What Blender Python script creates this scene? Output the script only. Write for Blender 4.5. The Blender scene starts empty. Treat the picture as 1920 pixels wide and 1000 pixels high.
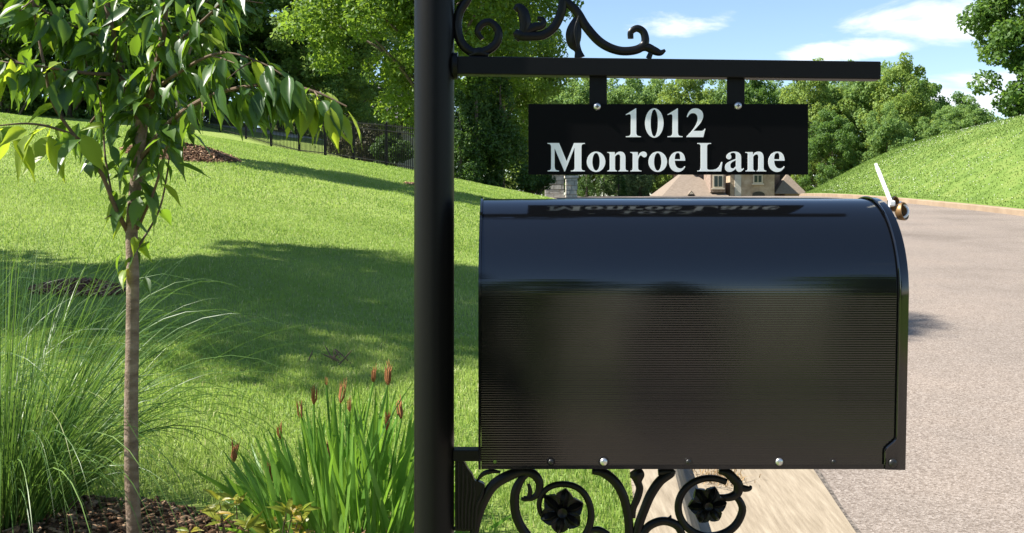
import bpy, math, random
import numpy as np
from mathutils import Vector, Matrix, Euler

rnd = random.Random(7)
scene = bpy.context.scene
col = scene.collection

# ------------------------------------------------------------------ camera, sky, sun, exposure
F, CX, Y0, CZ = 1850.0, 960.0, 400.0, 1.52        # focal length in photo pixels, horizon row, eye height
cam_d = bpy.data.cameras.new('camera'); cam = bpy.data.objects.new('camera', cam_d); col.objects.link(cam)
cam.location = (0, 0, CZ); cam.rotation_euler = (math.radians(90), 0, 0)
cam_d.sensor_fit = 'HORIZONTAL'; cam_d.sensor_width = 36; cam_d.lens = 36 * F / 1920
cam_d.shift_y = -(500 - Y0) / 1920; cam_d.clip_start = 0.05; cam_d.clip_end = 3000
scene.camera = cam

SUN_AZ = math.atan2(-0.99, -0.12); SUN_EL = math.radians(48)
world = bpy.data.worlds.new('World'); scene.world = world; world.use_nodes = True
def build_world():
    nt = world.node_tree; N = nt.nodes; L = nt.links; N.clear()
    out = N.new('ShaderNodeOutputWorld'); bg = N.new('ShaderNodeBackground'); bg.inputs['Strength'].default_value = 0.076
    sky = N.new('ShaderNodeTexSky'); sky.sky_type = 'NISHITA'; sky.sun_disc = False
    sky.sun_elevation = SUN_EL; sky.sun_rotation = SUN_AZ % (2 * math.pi); sky.altitude = 300
    sky.air_density = 1.0; sky.dust_density = 0.35; sky.ozone_density = 2.4
    tc = N.new('ShaderNodeTexCoord')
    mp = N.new('ShaderNodeMapping'); mp.inputs['Scale'].default_value = (5.0, 5.0, 17.0); mp.inputs['Rotation'].default_value = (0, 0.10, 0)
    L.new(tc.outputs['Generated'], mp.inputs['Vector'])
    n1 = N.new('ShaderNodeTexNoise'); n1.inputs['Scale'].default_value = 1.3; n1.inputs['Detail'].default_value = 8; n1.inputs['Roughness'].default_value = 0.6
    n1.inputs['Distortion'].default_value = 0.5
    L.new(mp.outputs[0], n1.inputs['Vector'])
    def math_(op, a, b=None):
        m = N.new('ShaderNodeMath'); m.operation = op
        for i, v in enumerate((a, b)):
            if v is None: continue
            if isinstance(v, (int, float)): m.inputs[i].default_value = v
            else: L.new(v, m.inputs[i])
        return m.outputs[0]
    total = None
    # cloud banks: direction (as seen over the woods), half sizes in tangent units, strength
    for px, py, hw, hh, st in ((1750, 38, 200, 52, .38), (1575, 100, 118, 22, .5), (1285, 50, 120, 28, .30), (1790, 178, 150, 50, .5),
                               (1180, 155, 150, 25, .2), (2300, 90, 260, 60, .3), (500, -200, 300, 90, .3), (1500, -350, 500, 80, .3)):
        d = Vector(((px - CX) / F, 1, (Y0 - py) / F)).normalized()
        side = Vector((d.y, -d.x, 0)).normalized(); up = side.cross(d)
        def dot(v):
            m = N.new('ShaderNodeVectorMath'); m.operation = 'DOT_PRODUCT'; L.new(tc.outputs['Generated'], m.inputs[0]); m.inputs[1].default_value = v; return m.outputs['Value']
        a = math_('MULTIPLY', dot(side), F / hw); b = math_('MULTIPLY', dot(up), F / hh)
        r = math_('SQRT', math_('ADD', math_('MULTIPLY', a, a), math_('MULTIPLY', b, b)))
        front = math_('GREATER_THAN', dot(d), 0)
        g = math_('MULTIPLY', math_('MULTIPLY', math_('MAXIMUM', math_('SUBTRACT', 1.25, r), 0), st), front)
        total = g if total is None else math_('ADD', total, g)
    s = math_('ADD', n1.outputs['Fac'], math_('MINIMUM', total, 0.34))
    mr = N.new('ShaderNodeMapRange'); mr.interpolation_type = 'SMOOTHSTEP'
    mr.inputs['From Min'].default_value = 0.645; mr.inputs['From Max'].default_value = 0.88; mr.inputs['To Max'].default_value = 0.9
    L.new(s, mr.inputs['Value'])
    mix = N.new('ShaderNodeMix'); mix.data_type = 'RGBA'
    L.new(mr.outputs[0], mix.inputs[0]); L.new(sky.outputs[0], mix.inputs[6]); mix.inputs[7].default_value = (6.4, 6.6, 7.0, 1)
    L.new(mix.outputs[2], bg.inputs['Color']); L.new(bg.outputs[0], out.inputs['Surface'])
build_world()
sun_d = bpy.data.lights.new('sun', 'SUN'); sun = bpy.data.objects.new('sun', sun_d); col.objects.link(sun)
sun_d.energy = 5.0; sun_d.angle = math.radians(0.53); sun_d.color = (1.0, 0.95, 0.87)
sdir = Vector((math.sin(SUN_AZ) * math.cos(SUN_EL), math.cos(SUN_AZ) * math.cos(SUN_EL), math.sin(SUN_EL)))
sun.rotation_euler = sdir.to_track_quat('Z', 'Y').to_euler(); sun.location = sdir * 60
scene.view_settings.view_transform = 'Standard'; scene.view_settings.look = 'None'
scene.view_settings.exposure = 1.45; scene.view_settings.gamma = 1.0

# ------------------------------------------------------------------ helpers
def ray(px, py, D): return Vector(((px - CX) / F * D, D, CZ + (Y0 - py) / F * D))
def sstep(x, a, b):
    t = np.clip((np.asarray(x, float) - a) / (b - a), 0, 1); return t * t * (3 - 2 * t)
def tag(o, label, cat, group=None):
    o['label'] = label; o['category'] = cat
    if group: o['group'] = group
    return o
def empty(name, loc, label=None, cat=None, group=None):
    o = bpy.data.objects.new(name, None); col.objects.link(o); o.location = loc; o.empty_display_size = 0.1
    if label: tag(o, label, cat, group)
    return o
def fast_mesh(name, V, Fc, smooth=False):
    """V (n,3), Fc (m,k) with k fixed"""
    V = np.ascontiguousarray(V, dtype=np.float32); Fc = np.ascontiguousarray(Fc, dtype=np.int32)
    me = bpy.data.meshes.new(name); m, k = Fc.shape
    me.vertices.add(len(V)); me.vertices.foreach_set('co', V.ravel())
    me.loops.add(m * k); me.loops.foreach_set('vertex_index', Fc.ravel())
    me.polygons.add(m); me.polygons.foreach_set('loop_start', np.arange(0, m * k, k, dtype=np.int32))
    if smooth: me.polygons.foreach_set('use_smooth', np.ones(m, dtype=bool))
    me.update(calc_edges=True); return me
def set_tint(me, t):
    a = me.attributes.new('tint', 'FLOAT', 'POINT'); a.data.foreach_set('value', np.ascontiguousarray(t, dtype=np.float32))
def link(name, me, m=None, parent=None, loc=None):
    o = bpy.data.objects.new(name, me); col.objects.link(o)
    if m is not None and not me.materials: me.materials.append(m)
    if parent is not None: o.parent = parent
    if loc is not None: o.location = loc
    return o
class MB:
    """collects shapes for one mesh"""
    def __init__(s): s.v = []; s.f = []
    def add(s, V, Fs):
        b = len(s.v); s.v += [tuple(p) for p in V]; s.f += [tuple(i + b for i in f) for f in Fs]; return s
    def box(s, lo, hi, M=None):
        V = [Vector((x, y, z)) for x in (lo[0], hi[0]) for y in (lo[1], hi[1]) for z in (lo[2], hi[2])]
        if M: V = [M @ v for v in V]
        return s.add(V, [(0, 1, 3, 2), (4, 6, 7, 5), (0, 4, 5, 1), (2, 3, 7, 6), (0, 2, 6, 4), (1, 5, 7, 3)])
    def tube(s, pts, rad, seg=10, flat=1.0, cap=True):
        pts = [Vector(p) for p in pts]; n = len(pts)
        rad = [rad] * n if isinstance(rad, (int, float)) else rad
        V = []; Fs = []; up = None
        for i in range(n):
            t = (pts[min(i + 1, n - 1)] - pts[max(i - 1, 0)]).normalized()
            if up is None: up = Vector((0, 1, 0)) if abs(t.y) < .9 else Vector((1, 0, 0))
            a = (up - t * up.dot(t)).normalized(); up = a; b = t.cross(a)
            for k in range(seg):
                th = 2 * math.pi * k / seg
                V.append(pts[i] + (a * math.cos(th) * flat + b * math.sin(th)) * rad[i])
        for i in range(n - 1):
            for k in range(seg):
                k2 = (k + 1) % seg
                Fs.append((i * seg + k, i * seg + k2, (i + 1) * seg + k2, (i + 1) * seg + k))
        if cap:
            Fs.append(tuple(range(seg - 1, -1, -1))); Fs.append(tuple((n - 1) * seg + k for k in range(seg)))
        return s.add(V, Fs)
    def lathe(s, prof, seg=20, M=None):
        """prof: list of (r, h) ; axis +Z"""
        V = []; Fs = []
        for r, h in prof:
            for k in range(seg):
                th = 2 * math.pi * k / seg; v = Vector((r * math.cos(th), r * math.sin(th), h)); V.append(M @ v if M else v)
        for i in range(len(prof) - 1):
            for k in range(seg):
                k2 = (k + 1) % seg; Fs.append((i * seg + k, i * seg + k2, (i + 1) * seg + k2, (i + 1) * seg + k))
        Fs.append(tuple(range(seg - 1, -1, -1))); Fs.append(tuple((len(prof) - 1) * seg + k for k in range(seg)))
        return s.add(V, Fs)
    def build(s, name, m, parent=None, smooth=False, bevel=0, auto=True):
        me = bpy.data.meshes.new(name); me.from_pydata(s.v, [], s.f); me.update()
        if smooth:
            me.polygons.foreach_set('use_smooth', [True] * len(me.polygons))
            if auto: me.set_sharp_from_angle(angle=math.radians(40))
        o = link(name, me, m, parent)
        if bevel:
            md = o.modifiers.new('bevel', 'BEVEL'); md.width = bevel; md.segments = 2; md.limit_method = 'ANGLE'
        return o
def smooth_path(pts, n=6):
    """Catmull-Rom through tuples of any length"""
    P = [np.array(p, float) for p in pts]; P = [2 * P[0] - P[1]] + P + [2 * P[-1] - P[-2]]; out = []
    for i in range(1, len(P) - 2):
        for k in range(n):
            t = k / n; a, b, c, d = P[i - 1:i + 3]
            out.append(.5 * (2 * b + (c - a) * t + (2 * a - 5 * b + 4 * c - d) * t * t + (3 * b - a - 3 * c + d) * t ** 3))
    out.append(P[-2]); return out

# ------------------------------------------------------------------ materials
def nodes_of(name):
    m = bpy.data.materials.new(name); m.use_nodes = True; nt = m.node_tree
    return m, nt.nodes, nt.links, nt.nodes['Principled BSDF']
def ramp(N, stops):
    r = N.new('ShaderNodeValToRGB'); el = r.color_ramp.elements
    while len(el) < len(stops): el.new(0.5)
    for e, (p, c) in zip(el, stops): e.position = p; e.color = (*c, 1)
    return r
def noise(N, L, scale, detail=4, rough=.55, coord='Object', vec=None, stretch=None):
    n = N.new('ShaderNodeTexNoise'); n.inputs['Scale'].default_value = scale; n.inputs['Detail'].default_value = detail; n.inputs['Roughness'].default_value = rough
    tc = N.new('ShaderNodeTexCoord'); src = tc.outputs[coord]
    if stretch:
        mp = N.new('ShaderNodeMapping'); mp.inputs['Scale'].default_value = stretch; L.new(src, mp.inputs[0]); src = mp.outputs[0]
    L.new(src, n.inputs['Vector']); return n
def bump(N, L, bsdf, h, strength, dist):
    b = N.new('ShaderNodeBump'); b.inputs['Strength'].default_value = strength; b.inputs['Distance'].default_value = dist
    L.new(h, b.inputs['Height']); L.new(b.outputs[0], bsdf.inputs['Normal'])
def mat_noise(name, stops, scale, rough=.8, bstr=0, bdist=.01, detail=5, spec=.3, stretch=None, bscale=None):
    m, N, L, B = nodes_of(name); n = noise(N, L, scale, detail, .6, stretch=stretch); r = ramp(N, stops)
    L.new(n.outputs['Fac'], r.inputs[0]); L.new(r.outputs[0], B.inputs['Base Color']); B.inputs['Roughness'].default_value = rough
    B.inputs['Specular IOR Level'].default_value = spec
    if bstr:
        h = noise(N, L, bscale or scale * 3, 4, .6); bump(N, L, B, h.outputs['Fac'], bstr, bdist)
    return m
def mat_paint(name, c, rough, bstr=0., bscale=400, bdist=.0004, spec=.5, rvar=0.):
    m, N, L, B = nodes_of(name); B.inputs['Base Color'].default_value = (*c, 1); B.inputs['Roughness'].default_value = rough; B.inputs['Specular IOR Level'].default_value = spec
    if bstr:
        h = noise(N, L, bscale, 3); bump(N, L, B, h.outputs['Fac'], bstr, bdist)
    if rvar:
        n = noise(N, L, 30, 5); mr = N.new('ShaderNodeMapRange'); mr.inputs['To Min'].default_value = rough - rvar; mr.inputs['To Max'].default_value = rough + rvar
        L.new(n.outputs['Fac'], mr.inputs[0]); L.new(mr.outputs[0], B.inputs['Roughness'])
    return m
def mat_leaf(name, stops, trans=.35, tcol=(.22, .36, .03), rough=.45, src='tint', spec=.35, veins=False):
    m, N, L, B = nodes_of(name); r = ramp(N, stops)
    if src == 'tint':
        a = N.new('ShaderNodeAttribute'); a.attribute_name = 'tint'; L.new(a.outputs['Fac'], r.inputs[0])
    else:
        a = N.new('ShaderNodeObjectInfo'); L.new(a.outputs['Random'], r.inputs[0])
    B.inputs['Roughness'].default_value = rough; B.inputs['Specular IOR Level'].default_value = spec
    cout = r.outputs[0]
    if veins:
        tc = N.new('ShaderNodeTexCoord'); sx = N.new('ShaderNodeSeparateXYZ'); L.new(tc.outputs['Object'], sx.inputs[0])
        ab = N.new('ShaderNodeMath'); ab.operation = 'ABSOLUTE'; L.new(sx.outputs['Y'], ab.inputs[0])
        ma = N.new('ShaderNodeMath'); ma.operation = 'MULTIPLY_ADD'; L.new(ab.outputs[0], ma.inputs[0]); ma.inputs[1].default_value = -0.7; L.new(sx.outputs['X'], ma.inputs[2])
        si = N.new('ShaderNodeMath'); si.operation = 'MULTIPLY'; L.new(ma.outputs[0], si.inputs[0]); si.inputs[1].default_value = 62.0
        sn = N.new('ShaderNodeMath'); sn.operation = 'SINE'; L.new(si.outputs[0], sn.inputs[0])
        bump(N, L, B, sn.outputs[0], .12, .003)
    L.new(cout, B.inputs['Base Color'])
    tr = N.new('ShaderNodeBsdfTranslucent'); mx = N.new('ShaderNodeMixShader'); mx.inputs[0].default_value = trans
    mc = N.new('ShaderNodeMix'); mc.data_type = 'RGBA'; mc.inputs[0].default_value = .75; L.new(cout, mc.inputs[6]); mc.inputs[7].default_value = (*tcol, 1)
    L.new(mc.outputs[2], tr.inputs['Color'])
    out = N['Material Output']; L.new(B.outputs[0], mx.inputs[1]); L.new(tr.outputs[0], mx.inputs[2]); L.new(mx.outputs[0], out.inputs['Surface'])
    return m
def mat_lawn():
    m, N, L, B = nodes_of('lawn_turf')
    n1 = noise(N, L, .5, 3); n2 = noise(N, L, 90, 5, .7); n3 = noise(N, L, 9, 4, .65)
    r = ramp(N, [(.25, (.13, .19, .035)), (.5, (.22, .29, .065)), (.75, (.31, .37, .10))])
    add = N.new('ShaderNodeMath'); add.operation = 'ADD'; L.new(n2.outputs['Fac'], add.inputs[0]); L.new(n3.outputs['Fac'], add.inputs[1])
    a2 = N.new('ShaderNodeMath'); a2.operation = 'ADD'; L.new(add.outputs[0], a2.inputs[0]); L.new(n1.outputs['Fac'], a2.inputs[1])
    d = N.new('ShaderNodeMath'); d.operation = 'DIVIDE'; L.new(a2.outputs[0], d.inputs[0]); d.inputs[1].default_value = 3.0
    L.new(d.outputs[0], r.inputs[0]); L.new(r.outputs[0], B.inputs['Base Color']); B.inputs['Roughness'].default_value = .8; B.inputs['Specular IOR Level'].default_value = .2
    bump(N, L, B, n2.outputs['Fac'], .8, .03); return m
def mat_asphalt():
    m, N, L, B = nodes_of('aged_asphalt')
    v = N.new('ShaderNodeTexVoronoi'); v.inputs['Scale'].default_value = 130; tc = N.new('ShaderNodeTexCoord'); L.new(tc.outputs['Object'], v.inputs['Vector'])
    sp = N.new('ShaderNodeSeparateColor'); L.new(v.outputs['Color'], sp.inputs[0])
    r = ramp(N, [(0, (.115, .092, .074)), (.35, (.18, .149, .123)), (.7, (.215, .181, .152)), (1, (.285, .246, .212))]); L.new(sp.outputs[0], r.inputs[0])
    n = noise(N, L, .55, 8, .68); r2 = ramp(N, [(.32, (.76, .75, .74)), (.5, (.98, .98, .98)), (.68, (1.1, 1.08, 1.06))]); L.new(n.outputs['Fac'], r2.inputs[0])
    mx = N.new('ShaderNodeMix'); mx.data_type = 'RGBA'; mx.blend_type = 'MULTIPLY'; mx.inputs[0].default_value = 1
    L.new(r.outputs[0], mx.inputs[6]); L.new(r2.outputs[0], mx.inputs[7]); L.new(mx.outputs[2], B.inputs['Base Color'])
    B.inputs['Roughness'].default_value = .85; B.inputs['Specular IOR Level'].default_value = .2
    bump(N, L, B, v.outputs['Distance'], .5, .004); return m

M = {}
M['bank'] = mat_noise('bank_turf', [(.3, (.075, .125, .022)), (.5, (.11, .17, .032)), (.7, (.16, .205, .05))], 1.2, .85, .6, .03, 8, .15, bscale=40)
M['lawn'] = mat_lawn(); M['asphalt'] = mat_asphalt()
M['concrete'] = mat_noise('pale_concrete', [(.25, (.18, .145, .10)), (.5, (.255, .21, .15)), (.75, (.33, .28, .205))], 22, .85, .6, .003, 10, .2, stretch=(2.6, .22, 1), bscale=220)
M['seam'] = mat_noise('dirt_filled_seam', [(.35, (.04, .034, .028)), (.65, (.17, .145, .12))], 60, .95)
M['far_kerb'] = mat_noise('tan_kerb_concrete', [(.3, (.21, .15, .10)), (.7, (.29, .22, .15))], 2, .9, .3, .01)
M['gloss_black'] = mat_paint('gloss_black_enamel', (.0022, .0024, .0028), .09, spec=.85, rvar=.05)
M['satin_black'] = mat_paint('satin_black_paint', (.0045, .0045, .005), .40, .12, 900, .0003, spec=.17)
M['cast_black'] = mat_paint('cast_black_iron', (.005, .005, .0055), .30, .35, 260, .0008, spec=.22)
M['sign_black'] = mat_paint('matt_black_plate', (.003, .003, .0035), .5, .05, 1200, .0002, spec=.08)
M['letter'] = mat_paint('white_vinyl', (.86, .87, .88), .45)
M['zinc'] = mat_noise('zinc_steel', [(.3, (.5, .5, .5)), (.7, (.72, .72, .7))], 200, .3)
M['zinc'].node_tree.nodes['Principled BSDF'].inputs['Metallic'].default_value = .9
M['dark_screw'] = mat_paint('dark_screw', (.015, .015, .015), .35)
M['tie'] = mat_paint('white_nylon', (.92, .92, .90), .4)
M['bronze'] = mat_noise('aged_bronze', [(.3, (.16, .09, .04)), (.7, (.34, .21, .10))], 60, .45); M['bronze'].node_tree.nodes['Principled BSDF'].inputs['Metallic'].default_value = .6
M['fence'] = mat_paint('fence_black', (.006, .006, .007), .5, spec=.15)
M['mulch'] = mat_noise('wood_mulch', [(.25, (.045, .026, .016)), (.5, (.13, .075, .045)), (.75, (.26, .16, .10))], 45, .95, .9, .02, 6, .1)
M['chip'] = mat_leaf('mulch_chip', [(0, (.06, .03, .018)), (.5, (.17, .095, .055)), (1, (.36, .24, .15))], 0.0, (.1, .05, .03), .9, spec=.1)
M['bark_young'] = mat_noise('smooth_cherry_bark', [(.3, (.10, .068, .048)), (.5, (.18, .13, .095)), (.68, (.26, .20, .155)), (.8, (.38, .32, .26))], 16, .75, .7, .005, 9, .25, stretch=(1, 1, 2.6), bscale=120)
M['bark'] = mat_noise('grey_bark', [(.3, (.07, .055, .042)), (.7, (.19, .16, .13))], 9, .9, .8, .03, 6, .15, stretch=(2, 2, .5))
M['twig'] = mat_noise('brown_twig', [(.3, (.075, .05, .032)), (.7, (.15, .10, .065))], 40, .8)
M['cherry_leaf'] = mat_leaf('cherry_leaf', [(0, (.022, .06, .011)), (.5, (.042, .10, .017)), (1, (.08, .15, .024))], .40, (.28, .46, .025), .40, 'obj', .42)
M['cherry_mass'] = mat_leaf('cherry_foliage', [(0, (.03, .075, .013)), (1, (.04, .09, .016))], .40, (.26, .44, .025), .34, 'obj', .5)
M['fresh_backlit_leaf'] = mat_leaf('fresh_backlit_cherry_leaf', [(0, (.12, .20, .02)), (1, (.22, .29, .03))], .5, (.55, .68, .04), .42, 'obj', .4)  # pale new growth, brightened further to paint in a backlit yellow glow
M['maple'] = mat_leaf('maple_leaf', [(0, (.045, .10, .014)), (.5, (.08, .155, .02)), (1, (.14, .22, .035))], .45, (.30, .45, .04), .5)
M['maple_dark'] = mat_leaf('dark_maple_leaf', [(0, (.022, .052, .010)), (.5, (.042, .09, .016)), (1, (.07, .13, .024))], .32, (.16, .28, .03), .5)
M['wood_leaf'] = mat_leaf('woodland_leaf', [(0, (.07, .14, .034)), (.5, (.125, .215, .055)), (1, (.20, .30, .085))], .45, (.34, .48, .10), .6)
M['wood_leaf_warm'] = mat_leaf('warm_woodland_leaf', [(0, (.085, .15, .028)), (.5, (.15, .235, .045)), (1, (.24, .32, .075))], .45, (.38, .48, .08), .6)
M['wood_leaf_dark'] = mat_leaf('dark_woodland_leaf', [(0, (.036, .082, .018)), (.5, (.068, .135, .028)), (1, (.12, .195, .044))], .42, (.22, .38, .05), .6)
M['evergreen'] = mat_leaf('evergreen_spray', [(0, (.022, .055, .012)), (.5, (.042, .09, .018)), (1, (.08, .14, .028))], .3, (.14, .26, .03), .6)
M['evergreen_deep'] = mat_leaf('deep_evergreen_spray', [(0, (.010, .026, .008)), (1, (.03, .06, .014))], .15, (.05, .1, .02), .6)  # extra dark, for the evergreens added to darken the mailbox reflection
M['arbor'] = mat_leaf('arborvitae_spray', [(0, (.03, .065, .012)), (1, (.075, .125, .022))], .2, (.1, .2, .03), .6)
M['shrub_light'] = mat_leaf('silvery_shrub_leaf', [(0, (.07, .12, .04)), (1, (.18, .24, .10))], .3, (.2, .3, .08), .6)
M['shrub_brown'] = mat_leaf('brown_green_shrub', [(0, (.03, .035, .015)), (1, (.09, .075, .03))], .2, (.08, .1, .02), .6)
M['grass'] = mat_leaf('lawn_blade', [(0, (.105, .185, .028)), (.5, (.215, .315, .068)), (.9, (.33, .41, .11)), (1, (.52, .48, .24))], .42, (.40, .56, .09), .5)
M['hill_grass'] = mat_leaf('hill_grass_blade', [(0, (.085, .15, .024)), (.6, (.115, .185, .032)), (1, (.18, .22, .055))], .36, (.22, .33, .045), .6)
M['clipping'] = mat_leaf('dry_clipping', [(0, (.20, .12, .05)), (1, (.42, .30, .15))], .2, (.3, .2, .1), .8)
M['fountain'] = mat_leaf('fountain_grass_blade', [(0, (.022, .06, .012)), (.5, (.06, .135, .028)), (.9, (.14, .23, .055)), (1, (.32, .32, .14))], .34, (.17, .30, .04), .42)
M['iris'] = mat_leaf('iris_leaf', [(0, (.06, .15, .024)), (.5, (.11, .235, .036)), (1, (.17, .31, .055))], .42, (.28, .50, .04), .36, 'obj', .45)
M['wither'] = mat_noise('withered_bloom', [(.3, (.09, .03, .014)), (.5, (.30, .11, .04)), (.7, (.50, .26, .10))], 60, .8, .5, .004)
M['nandina'] = mat_leaf('yellow_green_leaf', [(0, (.13, .18, .02)), (.6, (.24, .26, .03)), (1, (.34, .22, .035))], .42, (.5, .5, .04), .4, 'obj')
M['clover'] = mat_paint('white_clover', (.55, .57, .47), .8)
M['roof'] = mat_noise('brown_shingle', [(.3, (.15, .12, .092)), (.7, (.235, .19, .15))], 5, .9, .5, .03, 6, .1, stretch=(1, 1, 6))
M['roof_grey'] = mat_noise('grey_shingle', [(.3, (.11, .105, .12)), (.7, (.18, .17, .19))], 5, .9, .5, .03, 6, .1)
M['brick'] = mat_noise('brown_brick', [(.3, (.17, .12, .09)), (.7, (.31, .24, .19))], 8, .9, .4, .02)
M['stone'] = mat_noise('tan_fieldstone', [(.3, (.24, .18, .12)), (.5, (.36, .28, .19)), (.7, (.46, .38, .28))], 1.6, .9, .5, .03)
M['stone_grey'] = mat_noise('grey_limestone', [(.3, (.30, .29, .27)), (.7, (.48, .47, .43))], 3, .9, .5, .02)
M['stone_pale'] = mat_noise('pale_limestone', [(.3, (.42, .40, .34)), (.7, (.58, .55, .47))], 3, .9, .5, .02)
M['trim'] = mat_paint('cream_trim', (.55, .48, .36), .6)
M['glass'] = mat_paint('window_glass', (.03, .04, .05), .08)
M['dark_door'] = mat_paint('dark_recess', (.03, .025, .02), .5)

# ------------------------------------------------------------------ terrain
def lerp_tab(Y, tab):
    t = np.array(tab, float); return np.interp(Y, t[:, 0], t[:, 1])
def _smooth_tab(tab):
    ys = np.arange(-80, 420, 1.0); v = lerp_tab(ys, tab); k = np.hanning(15); k /= k.sum()
    s = np.convolve(np.pad(v, 7, mode='edge'), k, mode='valid'); s[ys < 12] = v[ys < 12]; return np.stack([ys, s], 1)
XL_T = _smooth_tab([(-80, -60), (-30, -13), (-20, -5), (-10, -.9), (0, .363), (14, 1.48), (24, 1.6), (34, .9), (44, -1.2), (55, -5), (70, -12), (90, -22), (420, -150)])
XR_T = _smooth_tab([(-80, -48), (-30, 1), (-20, 6), (-10, 9), (8, 9.9), (16, 10.6), (21, 10.9), (28, 11.2), (40, 12.6), (52, 15), (64, 19), (76, 25), (90, 34), (420, 200)])
def XL(Y): return lerp_tab(Y, XL_T)
def XR(Y): return lerp_tab(Y, XR_T)
def zr(Y):
    Y = np.asarray(Y, float); return 2.65 * np.tanh(.078 * Y / 2.65) - 3.0 * sstep(Y, 50, 78)
KERB = .13
def z_left(X, Y):
    X = np.asarray(X, float); Y = np.asarray(Y, float); t = np.maximum(XL(Y) - .2 - X, 0)
    k = .22 + .78 * sstep(Y, 3, 22)
    rise = 3.1 * np.tanh(.20 * t / 3.1) * k
    extra = .11 * np.maximum(0, Y - 35) * sstep(-X, 3, 9) * (1 - sstep(Y, 55, 90) * .5)
    und = .03 * np.sin(X * .9 + Y * .35) * sstep(t, 1, 5)
    return zr(Y) + KERB + rise + np.minimum(extra, 3.0) + und
def z_right(X, Y):
    X = np.asarray(X, float); Y = np.asarray(Y, float); t = np.maximum(X - XR(Y) - .2, 0)
    rise = 3.75 * (1 - np.exp(-(t / 5.2) ** 1.25)) * (.35 + .65 * sstep(Y, 0, 22)) + .01 * np.minimum(t, 30)
    return zr(Y) + KERB + rise + .04 * np.sin(X * .7 + Y * .5) * sstep(t, 1, 4)
def gz(X, Y):
    """ground height anywhere"""
    X = float(X); Y = float(Y); a, b = float(XL(Y)), float(XR(Y))
    if X < a: return float(z_left(X, Y))
    if X > b: return float(z_right(X, Y))
    return float(zr(Y))
def hit(px, py, d0=2.0, d1=200.0):
    d = d0
    while d < d1:
        p = ray(px, py, d)
        if p.z <= gz(p.x, p.y): return p
        d *= 1.004
    return ray(px, py, d1)
YS = np.unique(np.concatenate([np.arange(-60, 0, 2.), np.arange(0, 14, .4), np.arange(14, 60, 1.), np.arange(60, 110, 2.5), np.arange(110, 401, 20)]))
def loft(name, xcols, zcols, m, smooth=True):
    nc = len(xcols); X = np.stack(xcols, 1); Z = np.stack(zcols, 1); Yg = np.repeat(YS[:, None], nc, 1)
    V = np.stack([X, Yg, Z], -1).reshape(-1, 3); nr = len(YS)
    i = np.arange(nr - 1)[:, None] * nc + np.arange(nc - 1)[None]; i = i.ravel()
    me = fast_mesh(name, V, np.stack([i, i + 1, i + nc + 1, i + nc], 1), smooth)
    if not smooth: me.polygons.foreach_set('use_smooth', np.zeros(len(me.polygons), dtype=bool))
    o = link(name, me, m); o['kind'] = 'structure'; return o
def side_cols():
    return np.concatenate([np.arange(0, 3, .25), np.arange(3, 24, .75), np.arange(24, 60, 4), np.array([70, 90, 120, 160, 220, 300])])
tl = side_cols()[::-1]
loft('lawn', [XL(YS) - .19 - t for t in tl], [z_left(XL(YS) - .2 - t, YS) - (.012 if t == 0 else 0) for t in tl], M['lawn'])
tr_ = side_cols()
loft('grassy_hill', [XR(YS) + .19 + t for t in tr_], [z_right(XR(YS) + .2 + t, YS) - (.012 if t == 0 else 0) for t in tr_], M['bank'])
xs = [0.0, .1, .25, .5, .75, 1.0]
loft('road', [XL(YS) + .64 + (XR(YS) - XL(YS) - .64) * s for s in xs], [zr(YS) for s in xs], M['asphalt'])
loft('gutter', [XL(YS) + .05, XL(YS) + .3, XL(YS) + .65, XL(YS) + .652], [zr(YS) + .002, zr(YS) + .004, zr(YS) + .008, zr(YS) - .03], M['concrete'], False)
loft('kerb', [XL(YS) - .20, XL(YS) - .199, XL(YS) - .015, XL(YS), XL(YS) + .06, XL(YS) + .061], [zr(YS) - .1, zr(YS) + KERB, zr(YS) + KERB, zr(YS) + KERB - .012, zr(YS) + .004, zr(YS) - .1], M['concrete'], False)
loft('far_side_kerb', [XR(YS) - .001, XR(YS), XR(YS) + .02, XR(YS) + .2, XR(YS) + .201], [zr(YS) - .1, zr(YS) + KERB - .015, zr(YS) + KERB, zr(YS) + KERB, zr(YS) - .1], M['far_kerb'], False)

wob = .012 * np.sin(YS * 9.1) + .008 * np.sin(YS * 23.7)
loft('pavement_seam', [XL(YS) + .653, XL(YS) + .672 + wob], [zr(YS) + .004] * 2, M['seam'])
# ------------------------------------------------------------------ grass
def blades(name, P, Hh, W, seed, m, lean=.5, tint=None, parent=None, two=True):
    """many curved blades as one mesh; P (n,3)"""
    r = np.random.default_rng(seed); n = len(P)
    az = r.uniform(0, 2 * np.pi, n); side = np.stack([np.cos(az), np.sin(az), 0 * az], 1)
    la = r.uniform(0, 2 * np.pi, n); lm = np.abs(r.normal(0, lean, n)); ld = np.stack([np.cos(la) * lm, np.sin(la) * lm, 0 * la], 1)
    Hh = np.broadcast_to(Hh, n)[:, None] * r.uniform(.55, 1.15, n)[:, None]; W = np.broadcast_to(W, n)[:, None]
    up = np.array([0, 0, 1.])
    b0 = P - side * W * .5; b1 = P + side * W * .5
    mid = P + (up * .6 + ld * .25) * Hh
    m0 = mid - side * W * .42; m1 = mid + side * W * .42
    tip = P + (up * np.maximum(.35, 1 - lm[:, None] * .35) + ld) * Hh
    V = np.stack([b0, b1, m1, m0, tip], 1).reshape(-1, 3); k = np.arange(n) * 5
    Fc = np.concatenate([np.stack([k, k + 1, k + 2], 1), np.stack([k, k + 2, k + 3], 1), np.stack([k + 3, k + 2, k + 4], 1)])
    me = fast_mesh(name, V, Fc); t = r.beta(2, 2.2, n) if tint is None else tint
    set_tint(me, np.repeat(t, 5)); o = link(name, me, m, parent); o['kind'] = 'stuff'; return o
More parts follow.
